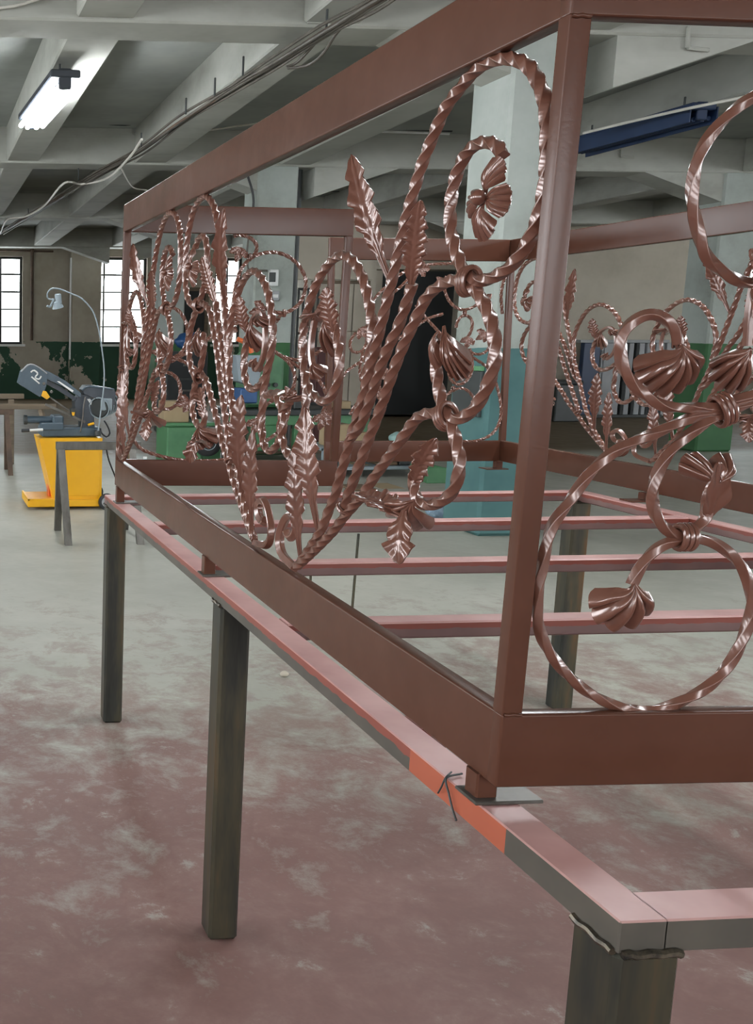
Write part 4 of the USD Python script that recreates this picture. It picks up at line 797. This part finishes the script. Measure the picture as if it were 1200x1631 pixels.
on('black crate on the lower rack shelf, right of the dark brown box', 637, 655, 733, 8.08, .4, z_lo, 'machdark')
on('brown carton on the floor behind the cross bars', 562, 602, 780, 7.2, .3, 0, 'carddark')
on('pale flat carton on the floor beside the silver hook leaf', 606, 646, 812, 7.3, .35, 0)
on('tan parcel on top of the green grinding machine, behind the far twisted bars', 262, 302, 640, 8.98, .25, .435)
bd = thing('dark_board', 'dark board hung on the left face of the near column', 'board', (2.95, 5.45, .8))
zz = [aty(720, y, 5.45)[2] for y in (590, 662)]
obj('board', bx((2.945, 5.30, zz[1]), (2.968, 5.62, zz[0]), .004), 'machdark', bd); obj('cap_strip', bx((2.94, 5.30, zz[0]), (2.968, 5.62, zz[0]+.03), .003), 'machgreen', bd)
mb = thing('small_blue_box', 'small pale blue packet on top of the tan cardboard box', 'box', tuple(aty(536, 676, 8.12)))
a, b = aty(531, 677, 8.12), aty(544, 662, 8.12); obj('packet', bx((a[0], 8.12, a[2]+.005), (b[0], 8.22, b[2]), .004), 'blue', mb); obj('label', bx((a[0]+.012, 8.115, a[2]+.02), (b[0]-.012, 8.121, b[2]-.015), .001), 'tubewhite', mb)
mw = thing('mint_bag', 'crumpled mint plastic bag on the rack beside the rising bar', 'bag', tuple(aty(637, 712, 8.2)))
c = aty(637, 706, 8.2); m_ = trimesh.creation.icosphere(3, .085); m_.vertices *= [1, .7, .62]; m_.vertices += (meshkit.noise(m_.vertices*22, 3)[:, None]-.5)*.045*unit([.4, .3, .9]); m_.vertices += [c[0], 8.25, z_up+.068]; obj('bag', m_, 'mint', mw)
rg = thing('blue_rag', 'crumpled pale blue rag on the floor by the near column', 'rag', tuple(atz(707, 826, 0)))
c = atz(707, 827, 0); m_ = trimesh.creation.icosphere(4, .10); m_.vertices *= [1.1, .8, .62]; m_.vertices *= (1 + .55*(meshkit.fbm(m_.vertices*19, 4, 5)-.5))[:, None]; m_.vertices += c + [0, .02, .055]; obj('cloth', m_, 'rag', rg)
cb = thing('green_crate', 'dark green crate under the rack beside the near column', 'crate', (3.0, 7.6, 0))
a, b = aty(678, 800, 7.6), aty(712, 745, 7.6); gcx = (a[0]+b[0])/2
obj('side', bx((a[0], 7.6, 0), (b[0], 7.62, b[2]), .004), 'machgreen', cb); obj('side', bx((a[0], 7.9, 0), (b[0], 7.92, b[2]), .004), 'machgreen', cb)
obj('end', bx((a[0], 7.62, 0), (a[0]+.02, 7.9, b[2]), .004), 'machgreen', cb); obj('end', bx((b[0]-.02, 7.62, 0), (b[0], 7.9, b[2]), .004), 'machgreen', cb); obj('bottom', bx((a[0]+.02, 7.62, .005), (b[0]-.02, 7.9, .03), .003), 'machdark', cb)
rc = thing('maroon_cabinet', 'maroon steel cabinet seen through the open loop of the fence', 'cabinet', (4.4, 11.0, 0))
a, b = aty(500, 660, 11.2), aty(543, 553, 11.2)
obj('carcass', bx((a[0], 11.2, 0), (b[0], 11.7, b[2]), .012), 'maroon', rc); mx_ = (a[0]+b[0])/2
for q0, q1 in ((a[0]+.02, mx_-.005), (mx_+.005, b[0]-.02)):
    d_ = obj('door', bx((q0, 11.18, .08), (q1, 11.2, b[2]-.03), .004), 'maroon', rc); obj('handle', bx((q1-.05 if q0 < mx_-.01 and q1 < mx_ else q0+.03, 11.165, .62), (q1-.03 if q1 < mx_ else q0+.05, 11.18, .74), .003), 'machdark', d_)
dk = thing('dark_cabinet', 'dark steel cabinet with a blue bag on it, behind the left scrolls', 'cabinet', (2.9, 12.0, 0))
a, b = aty(264, 640, 12.2), aty(332, 560, 12.2)
obj('carcass', bx((a[0], 12.2, 0), (b[0], 12.8, b[2]), .012), 'machdark', dk)
for k in range(3): d_ = obj('drawer', bx((a[0]+.02, 12.18, .10+k*.33), (b[0]-.02, 12.2, .40+k*.33), .004), 'darkdoor', dk); obj('handle', bx(((a[0]+b[0])/2-.06, 12.165, .25+k*.33), ((a[0]+b[0])/2+.06, 12.18, .275+k*.33), .003), 'greysteel', d_)
bg = thing('blue_bag', 'crumpled blue bag on the dark cabinet', 'bag', tuple(aty(300, 540, 12.4)))
c = aty(305, 541, 12.45); m_ = trimesh.creation.icosphere(3, .17); m_.vertices *= [1.25, .7, .72]; m_.vertices *= (1 + .35*(meshkit.fbm(m_.vertices*11, 4, 9)-.5))[:, None]; m_.vertices += [c[0], 12.5, b[2]+.135]; obj('bag', m_, 'blue', bg)
dr = thing('dark_doorway', 'dark panel door in the far wall behind the left scrolls', 'door', (4.4, Y1-.05, 0))
a, b = aty(268, 600, Y1-.06), aty(327, 464, Y1-.06); obj('door_leaf', bx((a[0], Y1-.06, 0), (b[0], Y1-.004, b[2]), .01), 'darkdoor', dr)
for s in (a[0]-.08, b[0]): obj('jamb', bx((s, Y1-.09, 0), (s+.08, Y1-.004, b[2]+.08), .004), 'wood', dr)
obj('lintel', bx((a[0], Y1-.09, b[2]), (b[0], Y1-.004, b[2]+.08), .004), 'wood', dr)

# meters on the second column, dark pipe beside it
mt = thing('meter_box', 'white electricity meter box with a dark window on the pale column', 'meter box', tuple(aty(433, 445, 9.84)))
a, b = aty(427, 456, 9.84), aty(441, 430, 9.84); obj('case', bx((a[0], 9.77, a[2]), (b[0], 9.86, b[2]), .006), 'tubewhite', mt)
a, b = aty(428.5, 449, 9.77), aty(439.5, 434, 9.77); obj('display', bx((a[0], 9.764, a[2]), (b[0], 9.772, b[2]), .002), 'machdark', mt)
mt2 = thing('switch_box', 'small grey switch box below the meter on the pale column', 'switch box', tuple(aty(437, 472, 9.84)))
a, b = aty(430, 479, 9.84), aty(443, 464, 9.84); obj('case', bx((a[0], 9.79, a[2]), (b[0], 9.86, b[2]), .005), 'panelgrey', mt2); obj('label', bx((a[0]+.015, 9.785, a[2]+.03), (b[0]-.015, 9.792, b[2]-.035), .001), 'tubewhite', mt2)
cc = obj('column_cable', tube([aty(397, 372, 9.8), aty(394, 400, 9.8), aty(395, 425, 9.8), aty(400, 430, 9.8), aty(426, 431, 9.8)], .010, .03, 8), 'cable'); setdata(stage.GetPrimAtPath(cc), 'grey cable running down the pale column to the meter box', 'cable')
hk = obj('hooked_cable', tube([aty(393, 270, 9.842), aty(396, 284, 9.842), aty(401, 300, 9.842), aty(404, 318, 9.842), aty(403, 340, 9.842)], .012, .03, 8), 'black'); setdata(stage.GetPrimAtPath(hk), 'short black cable curving down the top of the meter column', 'cable')
dp = obj('drain_pipe', cyl((aty(464, 500, 10.0)[0]+.02, 10.05, 0), (aty(464, 500, 10.0)[0]+.02, 10.05, BEAM), .05, 16), 'machdark'); setdata(stage.GetPrimAtPath(dp), 'dark vertical pipe along the right edge of the meter column', 'pipe')

# panelled cream partition with a barred gate, further back
YP = 13.2
pt = thing('panel_partition', 'cream panelled partition between the meter column and the dark doorway', 'partition', (aty(530, 500, YP)[0], YP, 0))
xs = [aty(px, 500, YP)[0] for px in (502, 521, 543, 562, 585)]; zt, zm = aty(530, 452, YP)[2], aty(530, 528, YP)[2]
for i in range(4):
    obj('panel', bx((xs[i]+.006, YP, zm+.006), (xs[i+1]-.006, YP+.05, zt), .006), 'cream', pt); obj('panel', bx((xs[i]+.006, YP, .05), (xs[i+1]-.006, YP+.05, zm-.006), .006), 'cream', pt)
obj('frame', bx((xs[0]-.05, YP+.05, 0), (xs[-1]+.05, YP+.09, zt+.05), .006), 'wood', pt)
obj('upper_band', bx((aty(466, 400, YP)[0], YP, zt+.06), (xs[-1]+.05, YP+.08, 2.95), .006), 'cream', pt)
gt = thing('barred_gate', 'dark barred gate beside the meter column', 'gate', (aty(485, 520, YP)[0], YP, 0))
g0, g1 = aty(469, 520, YP)[0], aty(500, 520, YP)[0]; gz = aty(485, 461, YP)[2]
for k in range(5): x = g0 + (g1-g0)*k/4; obj('bar', bx((x-.014, YP-.12, 0), (x+.014, YP-.09, gz), .003), 'ironframe', gt)
for z in (.1, .7, 1.35, gz): obj('crosspiece', bx((g0, YP-.09, z-.018), (g1, YP-.07, z+.018), .003), 'ironframe', gt)

# tall slatted panels leaning in front of the cream wall on the right, and a dark crate beside them
rd = thing('radiator_stack', 'row of tall grey slatted panels standing against the cream wall', 'panels', (10.5, YR-.3, 0))
for i, (p0, p1, m) in enumerate(((922, 948, 'navy'), (949, 952, 'panelgrey'), (954, 984, 'panelgrey'), (986, 992, 'darkdoor'), (993, 1001, 'panelgrey'), (1003, 1008, 'darkdoor'), (1009, 1018, 'panelgrey'), (1020, 1026, 'panelgrey'), (1028, 1033, 'darkdoor'), (1034, 1041, 'panelgrey'), (1043, 1049, 'panelgrey'), (1051, 1063, 'panelgrey'))):
    a, b = aty(p0, 655, YR-.4)[0], aty(p1, 655, YR-.4)[0]; obj('slat', bx((a, YR-.4 - .02*(i % 2), .04), (b, YR-.3, 1.22), .008), m, rd)
obj('top_rail', bx((aty(922, 550, YR-.4)[0], YR-.44, 1.22), (aty(1064, 550, YR-.4)[0], YR-.28, 1.27), .006), 'panelgrey', rd)
obj('bottom_rail', bx((aty(922, 550, YR-.4)[0], YR-.44, 0), (aty(1064, 550, YR-.4)[0], YR-.28, .05), .006), 'machdark', rd)
dc = thing('dark_chest', 'low dark chest left of the slatted panels, behind the near post', 'chest', (9.6, YR-1.2, 0))
a, b = aty(884, 660, YR-1.2)[0], aty(924, 660, YR-1.2)[0]; obj('body', bx((a, YR-1.2, 0), (b, YR-.7, .58), .015), 'machdark', dc); obj('lid', bx((a-.015, YR-1.215, .58), (b+.015, YR-.69, .64), .012), 'darkdoor', dc)

# odds and ends
pb = obj('pebble', (lambda m: (setattr(m, 'vertices', m.vertices*[1, .8, .7]*(1+.3*(meshkit.noise(m.vertices*60, 2)-.5))[:, None] + atz(453, 1078, 0) + [0, 0, .011]), m)[1])(trimesh.creation.icosphere(2, .016)), 'cream'); setdata(stage.GetPrimAtPath(pb), 'small pale stone on the floor beside the middle trestle leg', 'stone')
for nm, lab, px in (('thin_prop', 'thin dark steel prop under the cross bars, left of centre', 492), ('thin_prop', 'thin dark steel prop standing under the cross bars, nearest the middle', 562)):
    q = atz(px-2, 985, 0); p_ = thing(nm, lab, 'prop', tuple(q)); h = aty(px, 850, q[1])[2]
    obj('rod', beam((q[0], q[1], .006), (q[0]+.01, q[1], h), .010, .010, up=(0, 1, 0)), 'steel', p_); obj('foot', bx((q[0]-.03, q[1]-.03, 0), (q[0]+.03, q[1]+.03, .006), .001), 'machdark', p_)
